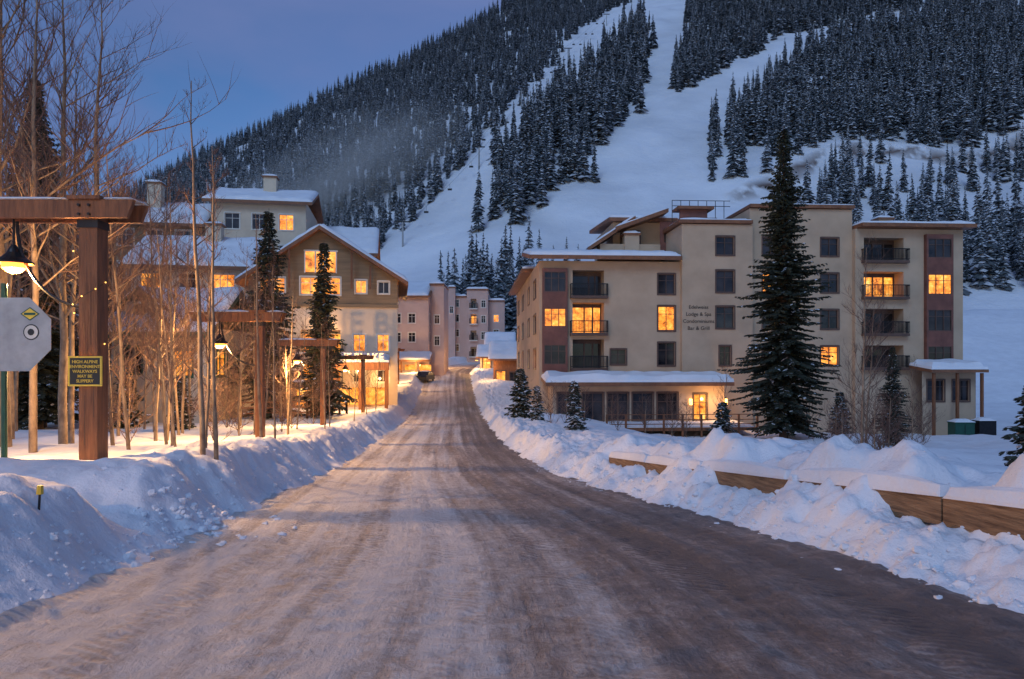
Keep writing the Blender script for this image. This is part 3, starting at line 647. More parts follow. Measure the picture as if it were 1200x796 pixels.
# ================================================================== wooden lamp frames
def lamp_post(x, y, P, big=False):
    g = Hs(x, y); E_ = empty('street_lamp', (x, y, g-0.02))
    mb = MBd([M['wood'], M['metal'], M['bulb'], M['snow'], M['beam'], M['black'], M['yellow'], M['shade_in']])
    h = 4.7
    w2 = 0.165 if big else 0.13
    mb.box(-w2, w2, -w2, w2, -0.4, h-0.1, 0)
    mb.box(-w2-.02, w2+.02, -w2-.02, w2+.02, h-0.50, h-0.36, 1)
    for yy in (-0.27, 0.175): mb.hexa([(-2.3, yy, h-0.34), (0.75, yy, h-0.34), (0.75, yy+0.095, h-0.34), (-2.3, yy+0.095, h-0.34), (-2.42, yy, h-0.02), (0.87, yy, h-0.02), (0.87, yy+0.095, h-0.02), (-2.42, yy+0.095, h-0.02)], 0)
    mb.box(-0.29, 0.29, -0.31, 0.31, h-0.015, h+0.05, 0)
    mb.snow((-2.38, -0.26, h+0.0), (-0.33, -0.26, h+0.0), (-0.33, 0.25, h), (-2.38, 0.25, h), 0.09, 3); mb.snow((0.33, -0.26, h), (0.84, -0.26, h), (0.84, 0.25, h), (0.33, 0.25, h), 0.09, 3)
    for q in (-0.09, 0.09):
        for z in (h-0.28, h-0.12): mb.tube([(q, -0.31, z), (q, -0.27, z)], [0.025, 0.025], 8, 1)
    if big:
        for q, z0_, z1_ in ((-.06, .3, 1.2), (.05, 2.1, 3.4), (-.02, 3.0, 4.0), (.1, .8, 1.35)): mb.box(q, q+.006, -w2-.0015, -w2+.01, z0_, z1_, 5)
    pts = []
    for i in range(13):
        t = i/12*math.pi/2; pts.append((-0.14-1.25*math.sin(t), 0, h-0.36-1.55*(math.cos(t))))
    mb.tube(pts, [0.028]*13, 6, 1)
    lx = -1.45
    mb.tube([(lx, 0, h-0.3), (lx, 0, h-0.80)], [0.02, 0.02], 6, 1)
    mb.tube([(lx, 0, h-0.78), (lx, 0, h-0.86), (lx, 0, h-0.92), (lx, 0, h-1.02), (lx, 0, h-1.10)], [0.04, 0.09, 0.11, 0.20, 0.32], 16, 1, False)
    mb.tube([(lx, 0, h-1.10), (lx, 0, h-1.13)], [0.32, 0.32], 16, 1, False)
    mb.tube([(lx, 0, h-0.98), (lx, 0, h-1.04), (lx, 0, h-1.108)], [0.13, 0.2, 0.30], 16, 7, False)
    mb.tube([(lx, 0, h-1.0), (lx, 0, h-1.1), (lx, 0, h-1.2), (lx, 0, h-1.27), (lx, 0, h-1.3)], [0.08, 0.19, 0.19, 0.12, 0.03], 14, 2)
    if big:
        mb.box(-0.30, 0.26, -0.22, -0.195, 1.38, 1.88, 5)
        for z in (1.36, 1.865): mb.box(-0.32, 0.28, -0.225, -0.192, z, z+0.03, 6)
        for q in (-0.32, 0.25): mb.box(q, q+0.03, -0.224, -0.193, 1.392, 1.863, 6)
    mb.obj('post_and_beam', E_)
    if big: text('HIGH ALPINE\nENVIRONMENT\nWALKWAYS\nMAY BE\nSLIPPERY', (-0.02, -0.223, 1.77), 0.078, M['yellow'], E_, 0.002, name='warning_text', sp=1.1)
    point('lamp_light', (lx, 0, h-1.42), P, (1, 0.54, 0.20), 0.10, E_)
    return E_
lamp_post(-7.6, 12.4, 1500, True)
lamp_post(-6.6, -1.0, 1050)  # unseen post behind the camera, added to light the foreground road
lamp_post(-9.0, 24.4, 2400)
lamp_post(-10.4, 37.6, 2500); lamp_post(-12.0, 55, 2300); lamp_post(-13.4, 72, 2200); lamp_post(-15, 90, 2200)

# traffic sign (back of an octagon) on green post
g0 = Hs(-8.95, 12.0)
T = empty('stop_sign', (-8.95, 12.0, g0))
mb = MBd([M['alu'], M['green'], M['yellow'], M['black'], M['frame_w']])
cz = 1.75+(425-392)/800*12-g0
mb.tube([(-0.02, 0.06, -0.3), (-0.02, 0.06, cz+0.9)], [0.05, 0.05], 8, 1)
def oct_(cx, y0, z, r, n, th, m):
    i = len(mb.v); ph = math.pi/n
    for yy in (y0, y0+th):
        for k in range(n): mb.v.append((cx+r*math.cos(ph+2*math.pi*k/n), yy, z+r*math.sin(ph+2*math.pi*k/n)))
    mb.f.append(tuple(i+k for k in range(n))); mb.m.append(m); mb.f.append(tuple(i+n+k for k in reversed(range(n)))); mb.m.append(m)
    for k in range(n): mb.f.append((i+k, i+n+k, i+n+(k+1) % n, i+(k+1) % n)); mb.m.append(m)
oct_(0.20, 0.0, cz, 0.70, 8, 0.006, 0)
oct_(0.50, -0.004, cz+0.04, 0.14, 20, 0.003, 3); oct_(0.50, -0.008, cz+0.04, 0.12, 20, 0.003, 4); oct_(0.50, -0.012, cz+0.04, 0.06, 9, 0.003, 3)
for m_, r_, yy in ((1, .17, -.005), (2, .14, -.009)):
    i = len(mb.v); mb.v += [(0.48-r_, yy, cz+.36), (0.48, yy, cz+.36-r_*.7), (0.48+r_, yy, cz+.36), (0.48, yy, cz+.36+r_*.7)]; mb.f.append((i, i+1, i+2, i+3)); mb.m.append(m_)
mb.box(.38, .58, -.013, -.0095, cz+.34, cz+.38, 1)
mb.obj('sign_plate_and_post', T)

mb = MBd([M['yellow'], M['black']]); sx, sy = -5.0, 7.2
K = empty('snow_marker_stake', (sx, sy, Hs(sx, sy)))
mb.tube([(0, 0, -0.2), (0.02, 0, 0.16)], [0.012, 0.012], 6, 1); mb.tube([(0.02, 0, 0.15), (0.025, 0, 0.24)], [0.035, 0.03], 8, 0)
mb.obj('stake', K)

# ================================================================== guardrail
G = empty('wooden_guardrail')
mb = MBd([M['beam'], M['snow'], M['bark']])
def grail(y): return (np.interp(y, [2, 7.4, 13, 20.5], [6.2, 5.40, 4.25, 2.9]), float(zr(y))+np.interp(y, [3, 8, 20], [.76, .74, .68]))
ys_ = [2.0, 5.2, 8.3, 11.4, 14.5, 17.6, 20.5]
for a, b_ in zip(ys_[:-1], ys_[1:]):
    b2 = b_-0.03
    (xa, za), (xb, zb_) = grail(a), grail(b2)
    d = Vector((xb-xa, b2-a, 0)).normalized(); nn = Vector((-d.y, d.x, 0))*-1
    if nn.x > 0: nn = -nn
    t = 0.15; j0 = random.uniform(-.02, .02)
    mk = lambda x, y_, z, o_: (x-nn.x*o_, y_-nn.y*o_, z+j0)
    mb.hexa([mk(xa, a, za-0.34, 0), mk(xb, b2, zb_-0.34, 0), mk(xb, b2, zb_-0.34, t), mk(xa, a, za-0.34, t), mk(xa, a, za, 0), mk(xb, b2, zb_, 0), mk(xb, b2, zb_, t), mk(xa, a, za, t)], 0)
    mb.snow(mk(xa, a, za, -0.02), mk(xb, b2, zb_, -0.02), mk(xb, b2, zb_, t+.1), mk(xa, a, za, t+.1), 0.22, 1, ed=0.1)
    mb.box(xb+0.16, xb+0.36, b2-0.1, b2+0.1, zb_-1.2, zb_+0.02, 0)
mb.obj('beams', G)

# snow clods
mb = MBd([M['snow']])
ph = (1+5**.5)/2
iv = [(-1, ph, 0), (1, ph, 0), (-1, -ph, 0), (1, -ph, 0), (0, -1, ph), (0, 1, ph), (0, -1, -ph), (0, 1, -ph), (ph, 0, -1), (ph, 0, 1), (-ph, 0, -1), (-ph, 0, 1)]
ifc = [(0, 11, 5), (0, 5, 1), (0, 1, 7), (0, 7, 10), (0, 10, 11), (1, 5, 9), (5, 11, 4), (11, 10, 2), (10, 7, 6), (7, 1, 8), (3, 9, 4), (3, 4, 2), (3, 2, 6), (3, 6, 8), (3, 8, 9), (4, 9, 5), (2, 4, 11), (6, 2, 10), (8, 6, 7), (9, 8, 1)]
cy = []; cx = []; cs = []
for i in range(2400):
    y_ = 3+abs(random.gauss(0, 1))*13; lft = random.random() < 0.45
    oo = random.gauss(0.35, 0.28) if random.random() < .85 else random.uniform(0, 2.2)
    if oo < -0.3: continue
    cx.append(Le(y_)-oo if lft else Re(y_)+oo); cy.append(y_); cs.append(random.uniform(0.008, 0.030)*(1+1.8*(random.random() < .08)))
for i in range(130):
    cx.append(random.gauss(-4.6, .4)); cy.append(random.gauss(10.6, 0.8)); cs.append(random.uniform(.02, .08))
cx = np.array(cx); cy = np.array(cy); cz_ = np.maximum(H(cx, cy), zr(cy))
for x, y_, z, s in zip(cx, cy, cz_, cs):
    b0 = len(mb.v); a = random.random()*6
    for v in iv:
        k = s*0.53*random.uniform(0.75, 1.25); q = (v[0]*math.cos(a)-v[1]*math.sin(a), v[0]*math.sin(a)+v[1]*math.cos(a), v[2]*0.75)
        mb.v.append((x+q[0]*k, y_+q[1]*k, z+s*0.1+q[2]*k))
    for f in ifc: mb.f.append(tuple(b0+k for k in f)); mb.m.append(0)
mb.obj('snow_clods')

# ================================================================== trees
def far_conifer(name, seed, rad, frost):
    rnd = random.Random(seed); mb = MBd([M['needle_hazed'], M['frost'], M['bark']])
    mb.tube([(0, 0, 0), (0, 0, 0.98)], [0.012, 0.002], 4, 2, False)
    lv = 28
    for i in range(lv):
        t = i/lv; z = 0.06+0.93*t; L = rad*(1-t)**0.85*rnd.uniform(0.7, 1.15)+0.006
        nb = 8 if t < .8 else 5
        for j in range(nb):
            if rnd.random() < 0.15: continue
            a = 2*math.pi*(j+rnd.random())/nb; l = L*rnd.uniform(0.6, 1.25)
            ca, sa = math.cos(a), math.sin(a); wv = l*0.36+0.004; dr = l*rnd.uniform(0.15, 0.6); zz = z+rnd.uniform(-.01, .01)
            p0 = (0, 0, zz+0.012); tip = (ca*l, sa*l, zz-dr)
            m1 = (ca*l*.6-sa*wv, sa*l*.6+ca*wv, zz-dr*.55-0.006); m2 = (ca*l*.6+sa*wv, sa*l*.6-ca*wv, zz-dr*.55-0.006); mc = (ca*l*.6, sa*l*.6, zz-dr*.35+0.005)
            k = 1 if rnd.random() < frost else 0; k2 = 1 if (k and rnd.random() < .6) else 0
            mb.tri(p0, mc, m1, k); mb.tri(p0, m2, mc, k); mb.tri(mc, tip, m1, k2); mb.tri(mc, m2, tip, k)
    me = mb.obj(name).data
    ob = bpy.data.objects[name]; COL.objects.unlink(ob); return ob
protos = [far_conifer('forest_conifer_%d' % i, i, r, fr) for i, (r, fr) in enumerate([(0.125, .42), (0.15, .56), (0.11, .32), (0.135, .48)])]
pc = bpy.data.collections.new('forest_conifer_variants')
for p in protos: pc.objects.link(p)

def inpoly(x, y, P):
    c = np.zeros(x.shape, bool); j = len(P)-1
    for i in range(len(P)):
        xi, yi = P[i]; xj, yj = P[j]
        m = ((yi > y) != (yj > y)) & (x < (xj-xi)*(y-yi)/(yj-yi+1e-9)+xi); c ^= m; j = i
    return c
def segdist(x, y, P):
    d = np.full(x.shape, 1e9)
    for (ax, ay), (bx, by) in zip(P[:-1], P[1:]):
        t = np.clip(((x-ax)*(bx-ax)+(y-ay)*(by-ay))/((bx-ax)**2+(by-ay)**2), 0, 1)
        d = np.minimum(d, np.hypot(x-ax-t*(bx-ax), y-ay-t*(by-ay)))
    return d
def jgrid(x0, x1, y0, y1, st):
    gx, gy = np.meshgrid(np.arange(x0, x1, st), np.arange(y0, y1, st))
    return (gx+rng.uniform(-.5, .5, gx.shape)*st).ravel(), (gy+rng.uniform(-.5, .5, gx.shape)*st).ravel()
branch = [(88, 372), (157, 465), (238, 559), (356, 632), (560, 650)]
PX, PY, PS = [], [], []
def addp(x, y, s): PX.append(x); PY.append(y); PS.append(s)
x, y = jgrid(-720, 200, 225, 860, 5.8)
edge = np.interp(y, [225, 290, 303, 360, 414, 527, 695, 782, 1000], [-95, -72, -57, -29, -5, 26, 87, 132, 200])
nzv = fbm(x/14, y/14, 3)
k = (x < edge+(nzv-.5)*20) & (y < np.interp(x, RX, RY)+18) & (nzv > 0.30) & (y < 900)
addp(x[k], y[k], rng.uniform(10, 21, k.sum()))
isl = [(-17, 286), (-10, 330), (12, 405), (58, 520), (124, 663), (112, 547), (70, 395), (40, 329), (8, 281)]
x, y = jgrid(-20, 130, 275, 670, 6.4)
k = inpoly(x+(fbm(x/9, y/9, 2)-.5)*24, y, isl) & (fbm(x/10+9, y/10, 2) > 0.36)
addp(x[k], y[k], rng.uniform(16, 34, k.sum()))
x, y = jgrid(85, 760, 300, 900, 6.8)
edge = np.interp(y, [300, 376, 437, 598, 757, 1000], [90, 103, 101, 149, 203, 280])
nzv = fbm(x/20, y/20, 3)
k = (x > edge+(nzv-.5)*24) & (y > terrace(x)+6) & (segdist(x, y, branch) > 11+nzv*12) & (nzv > 0.36)
addp(x[k], y[k], rng.uniform(15, 31, k.sum()))
x, y = jgrid(78, 330, 186, 345, 6.2)
nzv = fbm(x/16+40, y/16, 3)
k = (y < terrace(x)-5) & (nzv > 0.55-0.10*(y < 230)) & (x > 78+0.35*(y-182))
addp(x[k], y[k], rng.uniform(13, 27, k.sum()))
x, y = jgrid(-16, 6, 166, 196, 4.0); k = rng.rand(len(x)) < .8; addp(x[k], y[k], rng.uniform(18, 29, k.sum()))
x, y = jgrid(8, 60, 185, 215, 5.5); k = rng.rand(len(x)) < .35; addp(x[k], y[k], rng.uniform(14, 22, k.sum()))
x, y = jgrid(-110, -40, 130, 215, 5.0); k = rng.rand(len(x)) < .55; addp(x[k], y[k], rng.uniform(14, 22, k.sum()))
PX = np.concatenate(PX); PY = np.concatenate(PY); PS = np.concatenate(PS)
PZ = np.where(PY > 168, Mt(PX, PY), H(PX, PY))-0.5
me = bpy.data.meshes.new('conifer_forest'); me.vertices.add(len(PX)); me.vertices.foreach_set('co', np.stack([PX, PY, PZ], -1).ravel())
at = me.attributes.new('tsize', 'FLOAT', 'POINT'); at.data.foreach_set('value', PS.astype(np.float32))
fo = bpy.data.objects.new('conifer_forest', me); COL.objects.link(fo)
ng = bpy.data.node_groups.new('scatter_trees', 'GeometryNodeTree')
ng.interface.new_socket('Geometry', in_out='INPUT', socket_type='NodeSocketGeometry'); ng.interface.new_socket('Geometry', in_out='OUTPUT', socket_type='NodeSocketGeometry')
gi = ng.nodes.new('NodeGroupInput'); go = ng.nodes.new('NodeGroupOutput')
m2p = ng.nodes.new('GeometryNodeMeshToPoints'); iop = ng.nodes.new('GeometryNodeInstanceOnPoints')
ci = ng.nodes.new('GeometryNodeCollectionInfo'); ci.inputs['Collection'].default_value = pc; ci.inputs['Separate Children'].default_value = True; ci.inputs['Reset Children'].default_value = True
na = ng.nodes.new('GeometryNodeInputNamedAttribute'); na.data_type = 'FLOAT'; na.inputs['Name'].default_value = 'tsize'
rvn = ng.nodes.new('FunctionNodeRandomValue'); rvn.data_type = 'FLOAT_VECTOR'; rvn.inputs[0].default_value = (-0.03, -0.03, 0); rvn.inputs[1].default_value = (0.03, 0.03, 6.28)
lk = ng.links.new
lk(gi.outputs[0], m2p.inputs[0]); lk(m2p.outputs[0], iop.inputs['Points']); lk(ci.outputs[0], iop.inputs['Instance']); iop.inputs['Pick Instance'].default_value = True
cmb = ng.nodes.new('ShaderNodeCombineXYZ')
for q in range(3): lk(na.outputs[0], cmb.inputs[q])
lk(cmb.outputs[0], iop.inputs['Scale']); lk(rvn.outputs[0], iop.inputs['Rotation']); lk(iop.outputs[0], go.inputs[0])
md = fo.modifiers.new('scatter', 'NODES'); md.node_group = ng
print('forest trees', len(PX))

def near_conifer(h, r, seed, nb, snowp, dens=0.15, low=0.05, pw=0.8):
    rnd = random.Random(seed); mb = MBd([M['needle'], M['roofsnow'], M['bark']])
    mb.tube([(0, 0, -0.5), (0.02*h*rnd.uniform(-1, 1)*.3, 0, h*.5), (0, 0, h)], [0.014*h+.02, 0.009*h, 0.01], 7, 2)
    for i in range(nb):
        t = (i/nb)**1.12; z = h*(low+(0.985-low)*t)
        L = r*((1-t)**pw)*(0.42+0.68*rnd.random())*(0.80+0.20*math.sin(t*23+seed))+0.12
        if t < 0.08: L *= 0.75
        a = i*2.399+rnd.uniform(-.5, .5); d = Vector((math.cos(a), math.sin(a), 0)); sd = Vector((-d.y, d.x, 0))
        up = 0.45*t-0.28+rnd.uniform(-.12, .12)
        pts = []
        for q in range(5):
            s = q/4; pts.append(Vector((0, 0, z))+d*L*s+Vector((0, 0, L*(up*s-0.25*s*s+0.22*s**3)))+sd*0.04*L*rnd.uniform(-1, 1)*s)
        mb.tube([tuple(p) for p in pts], [0.02+0.006*L]+[0.016, 0.012, 0.008, 0.004], 3, 2, False)
        n = max(3, int(L/dens))
        for q in range(n):
            s = 0.12+0.88*(q+rnd.random())/n; s = min(s, 1)
            f = s*4; ii = min(3, int(f)); p = pts[ii].lerp(pts[ii+1], f-ii)
            for sg in (-1, 1):
                tl = (0.20+0.42*min(1, L/2.2)*(1.1-s))*rnd.uniform(.7, 1.25)
                dr = (d*rnd.uniform(.35, .8)+sd*sg*rnd.uniform(.5, 1)+Vector((0, 0, -rnd.uniform(.05, .5)))).normalized()
                wv = tl*0.2+0.03; tip = p+dr*tl; mid = p+dr*tl*.5
                pv_ = dr.cross(Vector((0, 0, 1))).normalized()*wv; dv = Vector((0, 0, -wv*1.1))
                sn = 1 if rnd.random() < snowp else 0
                mb.quad(tuple(p), tuple(mid+pv_), tuple(tip), tuple(mid-pv_), sn)
                mb.quad(tuple(p), tuple(mid+dv+pv_*.4), tuple(tip+dv*.4), tuple(mid-dv*.1), 0)
    me = bpy.data.meshes.new('pine'); me.from_pydata(mb.v, [], mb.f)
    for m in mb.mats: me.materials.append(m)
    me.polygons.foreach_set('material_index', np.array(mb.m, dtype=np.int32)); me.update(); return me
big = near_conifer(20.8, 4.7, 3, 760, .07, .15, .05, .82)
mid = near_conifer(12, 2.5, 5, 400, .08)
mid2 = near_conifer(12, 2.8, 15, 380, .08)
yng = near_conifer(3.2, 1.25, 8, 130, .35, 0.10, 0.0)
yng2 = near_conifer(3.0, 1.0, 18, 80, .5, 0.10, 0.0)
def place(me, name, x, y, s=1.0, rz=None, sink=0.1, sz=1.0):
    ob = bpy.data.objects.new(name, me); COL.objects.link(ob); ob.location = (x, y, Hs(x, y)-sink)
    ob.scale = (s, s, s*sz); ob.rotation_euler = (0, 0, random.random()*6.28 if rz is None else rz); return ob
place(big, 'pine_tree', 17.9, 45, 1.0)
place(mid2, 'pine_tree', -16.2, 45.5, 1.17); place(mid, 'pine_tree', -12.8, 46.5, 1.02)
place(mid, 'pine_tree', -14.6, 52, .9)
place(mid2, 'pine_tree', 22.3, 40, .52, sz=.95); place(mid, 'pine_tree', 39, 61, .40)
place(yng, 'young_pine_tree', 7.4, 24, .6); place(yng2, 'young_pine_tree', 3.4, 37, .9); place(yng, 'young_pine_tree', -21.5, 38, 1.1)
place(yng, 'young_pine_tree', 11.75, 15.3, .82); place(yng2, 'young_pine_tree', 1.6, 44, .8); place(yng, 'young_pine_tree', -17, 35, .9)
place(yng, 'young_pine_tree', 0.6, 48, 1.15); place(yng, 'young_pine_tree', 25, 52, 1.1)
place(big, 'pine_tree', -28, 40, 1.0); place(big, 'pine_tree', -32, 46, 1.12); place(big, 'pine_tree', -25.3, 36.5, .8)
place(mid2, 'pine_tree', -38, 44, 1.4); place(mid, 'pine_tree', -31, 52, 1.2); place(mid, 'pine_tree', -44, 58, 1.5); place(mid2, 'pine_tree', -33, 47, 1.1)

def bare_tree(h, r0, seed, nbr=26, start=.3, spread=.5, sub=7, lean=.03):
    rnd = random.Random(seed); mb = MBd([M['aspen'], M['twig']])
    n = 9; P0 = []; x = y = 0.0
    lx, ly = rnd.uniform(-1, 1)*lean, rnd.uniform(-1, 1)*lean
    for i in range(n+1):
        P0.append(Vector((x, y, h*i/n-0.2*(i == 0)))); x += h/n*(lx+rnd.uniform(-.04, .04)); y += h/n*(ly+rnd.uniform(-.04, .04))
    mb.tube([tuple(p) for p in P0], [max(.008, r0*(1-i/n)**.8+.006) for i in range(n+1)], 7, 0, False)
    def sub_(p, d, L, r, lev):
        k = 4; pts = [p.copy()]; dd = d.copy()
        for i in range(k):
            dd = (dd+Vector((rnd.uniform(-.2, .2), rnd.uniform(-.2, .2), rnd.uniform(-.02, .2)))).normalized(); pts.append(pts[-1]+dd*L/k)
        mb.tube([tuple(q) for q in pts], [r*(1-.8*i/k) for i in range(k+1)], 4 if lev == 1 else 3, 0 if lev == 1 and r > .02 else 1, False)
        if lev < 3:
            nn = sub if lev == 1 else 4
            for i in range(nn):
                s = rnd.uniform(.2, 1)*k; ii = min(k-1, int(s)); q = pts[ii].lerp(pts[ii+1], s-ii)
                v = Vector((rnd.uniform(-1, 1), rnd.uniform(-1, 1), rnd.uniform(-.3, 1))).normalized()
                sub_(q, (dd*.9+v*.8).normalized(), L*rnd.uniform(.3, .55), max(.0035, r*.45), lev+1)
    for i in range(nbr):
        t = start+(1-start)*(i+rnd.random())/nbr; t = min(t, .99); f = t*n; ii = int(f); p = P0[ii].lerp(P0[ii+1], f-ii)
        a = rnd.random()*6.28; el = rnd.uniform(.35, 1.0)
        d = Vector((math.cos(a)*math.cos(el), math.sin(a)*math.cos(el), math.sin(el)))
        sub_(p, d, h*spread*(.22+.5*(1-t))*rnd.uniform(.6, 1.2), max(.007, r0*.42*(1-t)+.006), 1)
    me = bpy.data.meshes.new('aspen'); me.from_pydata(mb.v, [], mb.f)
    for m in mb.mats: me.materials.append(m)
    me.polygons.foreach_set('material_index', np.array(mb.m, dtype=np.int32)); me.polygons.foreach_set('use_smooth', np.ones(len(mb.f), bool)); me.update(); return me
aA = bare_tree(12, .09, 1, 32, .3, .38, 8); aB = bare_tree(9, .06, 2, 28, .3, .36, 8); aC = bare_tree(15, .13, 3, 34, .25, .5, 10); aD = bare_tree(7, .04, 4, 24, .2, .42, 7, .08)
aE = bare_tree(8, .055, 21, 14, .45, .22, 5, .05)
shr = bare_tree(2.2, .02, 9, 34, .02, .9, 5, .1)
for x, y, me, s in [(-6.15, 13.6, aE, .95), (-5.95, 13.75, aE, .8), (-6.25, 13.9, aD, .8), (-7.9, 21.5, aE, .9), (-7.6, 21.9, aD, .8), (-8.7, 26.5, aE, .8), (-8.2, 30, aD, .7), (-8.8, 33, aD, .7), (-9.5, 41, aD, .7), (-10, 47, aD, .7), (-10.4, 52, aD, .7)]:
    place(me, 'aspen_tree', x, y, s)
for x, y, me, s in [(-12.6, 17, aC, 1.05), (-11.4, 18.5, aA, 1.05), (-13.8, 21, aC, 1.0), (-10.8, 15.4, aA, .95), (-15.5, 24, aA, 1.1), (-12.0, 23, aB, 1.0), (-16.5, 27, aC, .8), (-18.5, 30, aA, 1.0), (-14, 29, aB, 1.0),
                    (-11.8, 27, aB, .8), (-13.2, 33, aB, 1.0), (-17, 36, aA, .8), (-20, 34, aC, .7), (-15.5, 39, aB, .9), (-12.5, 38, aB, .8), (-22, 40, aA, .9), (-24, 33, aA, 1.1), (-10.6, 21, aD, 1.2), (-13, 14.8, aD, 1.3), (-9.8, 17.5, aD, 1.1), (-26, 38, aC, .9), (-14.5, 43, aB, .7), (-11.5, 30.5, aD, 1), (-12.9, 25.5, aD, 1.2),
                    (-9.6, 19.3, aB, .8), (-8.4, 17.1, aD, .8), (-19.8, 27, aA, 1.2), (-10.9, 34.5, aD, .9), (-16, 31.5, aD, 1.2), (-18.5, 38.5, aD, 1.2), (-13.6, 36, aD, 1.1),
                    (-14.8, 19, aB, 1.1), (-16.6, 22, aD, 1.5), (-11.9, 20.4, aD, 1.3), (-13.4, 27.5, aD, 1.3), (-15, 26, aD, 1.4), (-17.3, 33, aD, 1.3), (-12.2, 33.5, aD, 1.1), (-19.4, 36, aD, 1.4)]:
    place(me, 'aspen_tree', x, y, s)
for x, y, me, s in [(10.0, 19.5, aB, .70), (10.4, 20.2, aD, .7), (12.3, 21, aD, .5), (22.5, 52, aB, .8), (25, 50, aD, .9), (13.5, 44, aD, .8)]:
    place(me, 'aspen_tree', x, y, s)
for x, y, s in [(10.2, 19.2, .9), (10.9, 19.8, 1), (9.6, 20.3, .8), (12, 22, 1), (7.6, 23.6, .5), (2.4, 42, 1.1), (3.5, 44, 1.1), (.8, 50, 1.2), (5, 47, 1), (7, 48, 1), (9, 46, 1.1), (11, 47, 1.3), (12.5, 49, 1.2), (-12, 20, 1), (-13.5, 24, 1.3), (-11.6, 29, 1.2), (-14.6, 35, 1.4), (-17, 41, 1.5), (-12.2, 42, 1.2), (-13, 40, 1.4), (-14.6, 43, 1.5), (-15.6, 33, 1.4), (20, 46, 1.2), (27, 48, 1.2), (-10.5, 24, .9), (-10.8, 32, 1), (-11.6, 36, 1.1), (14.5, 30, .9), (16, 33, 1), (19, 37, 1.1), (24, 41, 1.1), (26.5, 44, 1.2), (6.2, 40, .9)]:
    place(shr, 'bare_shrub', x, y, s)

mb = MBd([M['fairy'], M['metal']])
for bx, by, hh_ in [(-7.62, 12.4, 1.9)]:
    g = Hs(bx, by); k = int(hh_*7); pts = []
    for i in range(k):
        a = i*0.8; z = g+2.1+i*.14; p = (bx-.05+.27*math.cos(a), by+.27*math.sin(a), z); pts.append(p); mb.ball(p, 0.014, 0, 4)
    mb.tube(pts, [.005]*len(pts), 3, 1, False)
mb.obj('string_lights')

F_ = empty('wooden_fence'); mb = MBd([M['wood'], M['snow']])
fp = [(-17.5, 44), (-13.5, 45), (-12.6, 52), (-13.8, 57)]
for (ax, ay), (bx, by) in zip(fp[:-1], fp[1:]):
    L = math.hypot(bx-ax, by-ay); n = int(L/1.3); d = ((bx-ax)/L, (by-ay)/L, 0)
    ga, gb = Hs(ax, ay), Hs(bx, by); o_ = (ax, ay, 0)
    for i in range(n+1):
        x, y_ = ax+(bx-ax)*i/n, ay+(by-ay)*i/n; g = Hs(x, y_); mb.box(x-.07, x+.07, y_-.07, y_+.07, g-.3, g+1.15, 0)
    for zz in (.35, .7, 1.05):
        nn = (d[1]*.03, -d[0]*.03)
        mb.hexa([(ax+nn[0], ay+nn[1], ga+zz), (bx+nn[0], by+nn[1], gb+zz), (bx-nn[0], by-nn[1], gb+zz), (ax-nn[0], ay-nn[1], ga+zz), (ax+nn[0], ay+nn[1], ga+zz+.1), (bx+nn[0], by+nn[1], gb+zz+.1), (bx-nn[0], by-nn[1], gb+zz+.1), (ax-nn[0], ay-nn[1], ga+zz+.1)], 0)
mb.obj('rails', F_)

def car(x, y, rz):
    C = empty('parked_car', (x, y, float(zr(y))), rz); mb = MBd([M['black'], M['gd'], M['metal'], M['roofsnow']])
    prof = [(-2.2, .35), (-2.25, .8), (-1.9, 1.0), (-1.3, 1.05), (-.8, 1.55), (1.0, 1.6), (1.9, 1.1), (2.2, 1.0), (2.25, .4)]
    i = len(mb.v)
    for yy in (-.88, .88):
        for px_, pz_ in prof: mb.v.append((px_, yy*(.85 if pz_ > 1.3 else 1), pz_))
    k = len(prof); mb.f.append(tuple(i+q for q in range(k))); mb.m.append(0); mb.f.append(tuple(i+k+q for q in reversed(range(k)))); mb.m.append(0)
    for q in range(k): mb.f.append((i+q, i+k+q, i+k+(q+1) % k, i+(q+1) % k)); mb.m.append(1 if q in (3, 5) else 0)
    for xx in (-1.4, 1.4):
        for yy in (-.9, .78): mb.tube([(xx, yy, .34), (xx, yy+.12, .34)], [.34, .34], 14, 2)
    for yy in (-.80, .80): mb.hexa([(-.9, yy-.02, 1.1), (1.3, yy-.02, 1.1), (1.3, yy+.02, 1.1), (-.9, yy+.02, 1.1), (-.6, yy-.02, 1.5), (.9, yy-.02, 1.5), (.9, yy+.02, 1.5), (-.6, yy+.02, 1.5)], 1)
    mb.snow((-.7, -.7, 1.57), (.95, -.7, 1.61), (.95, .7, 1.61), (-.7, .7, 1.57), .12, 3)
    mb.obj('body', C)
car(-12.6, 117, R_(85)); car(-12.9, 101, R_(80))

U = empty('utility_cabinet', (37.5, 57, Hs(37.5, 57))); mb = MBd([M['green'], M['metal'], M['roofsnow']])
mb.box(-.8, .8, -.5, .5, -.5, 1.3, 0); mb.box(-.85, .85, -.55, .55, 1.3, 1.38, 0); mb.box(-.02, .02, -.52, -.5, 0, 1.2, 1); mb.box(1.2, 2.6, -.5, .6, -.5, 1.5, 1)
mb.snow((-.85, -.55, 1.38), (.85, -.55, 1.38), (.85, .55, 1.38), (-.85, .55, 1.38), .25, 2); mb.snow((1.2, -.5, 1.5), (2.6, -.5, 1.5), (2.6, .6, 1.5), (1.2, .6, 1.5), .25, 2)
mb.obj('cabinet', U)

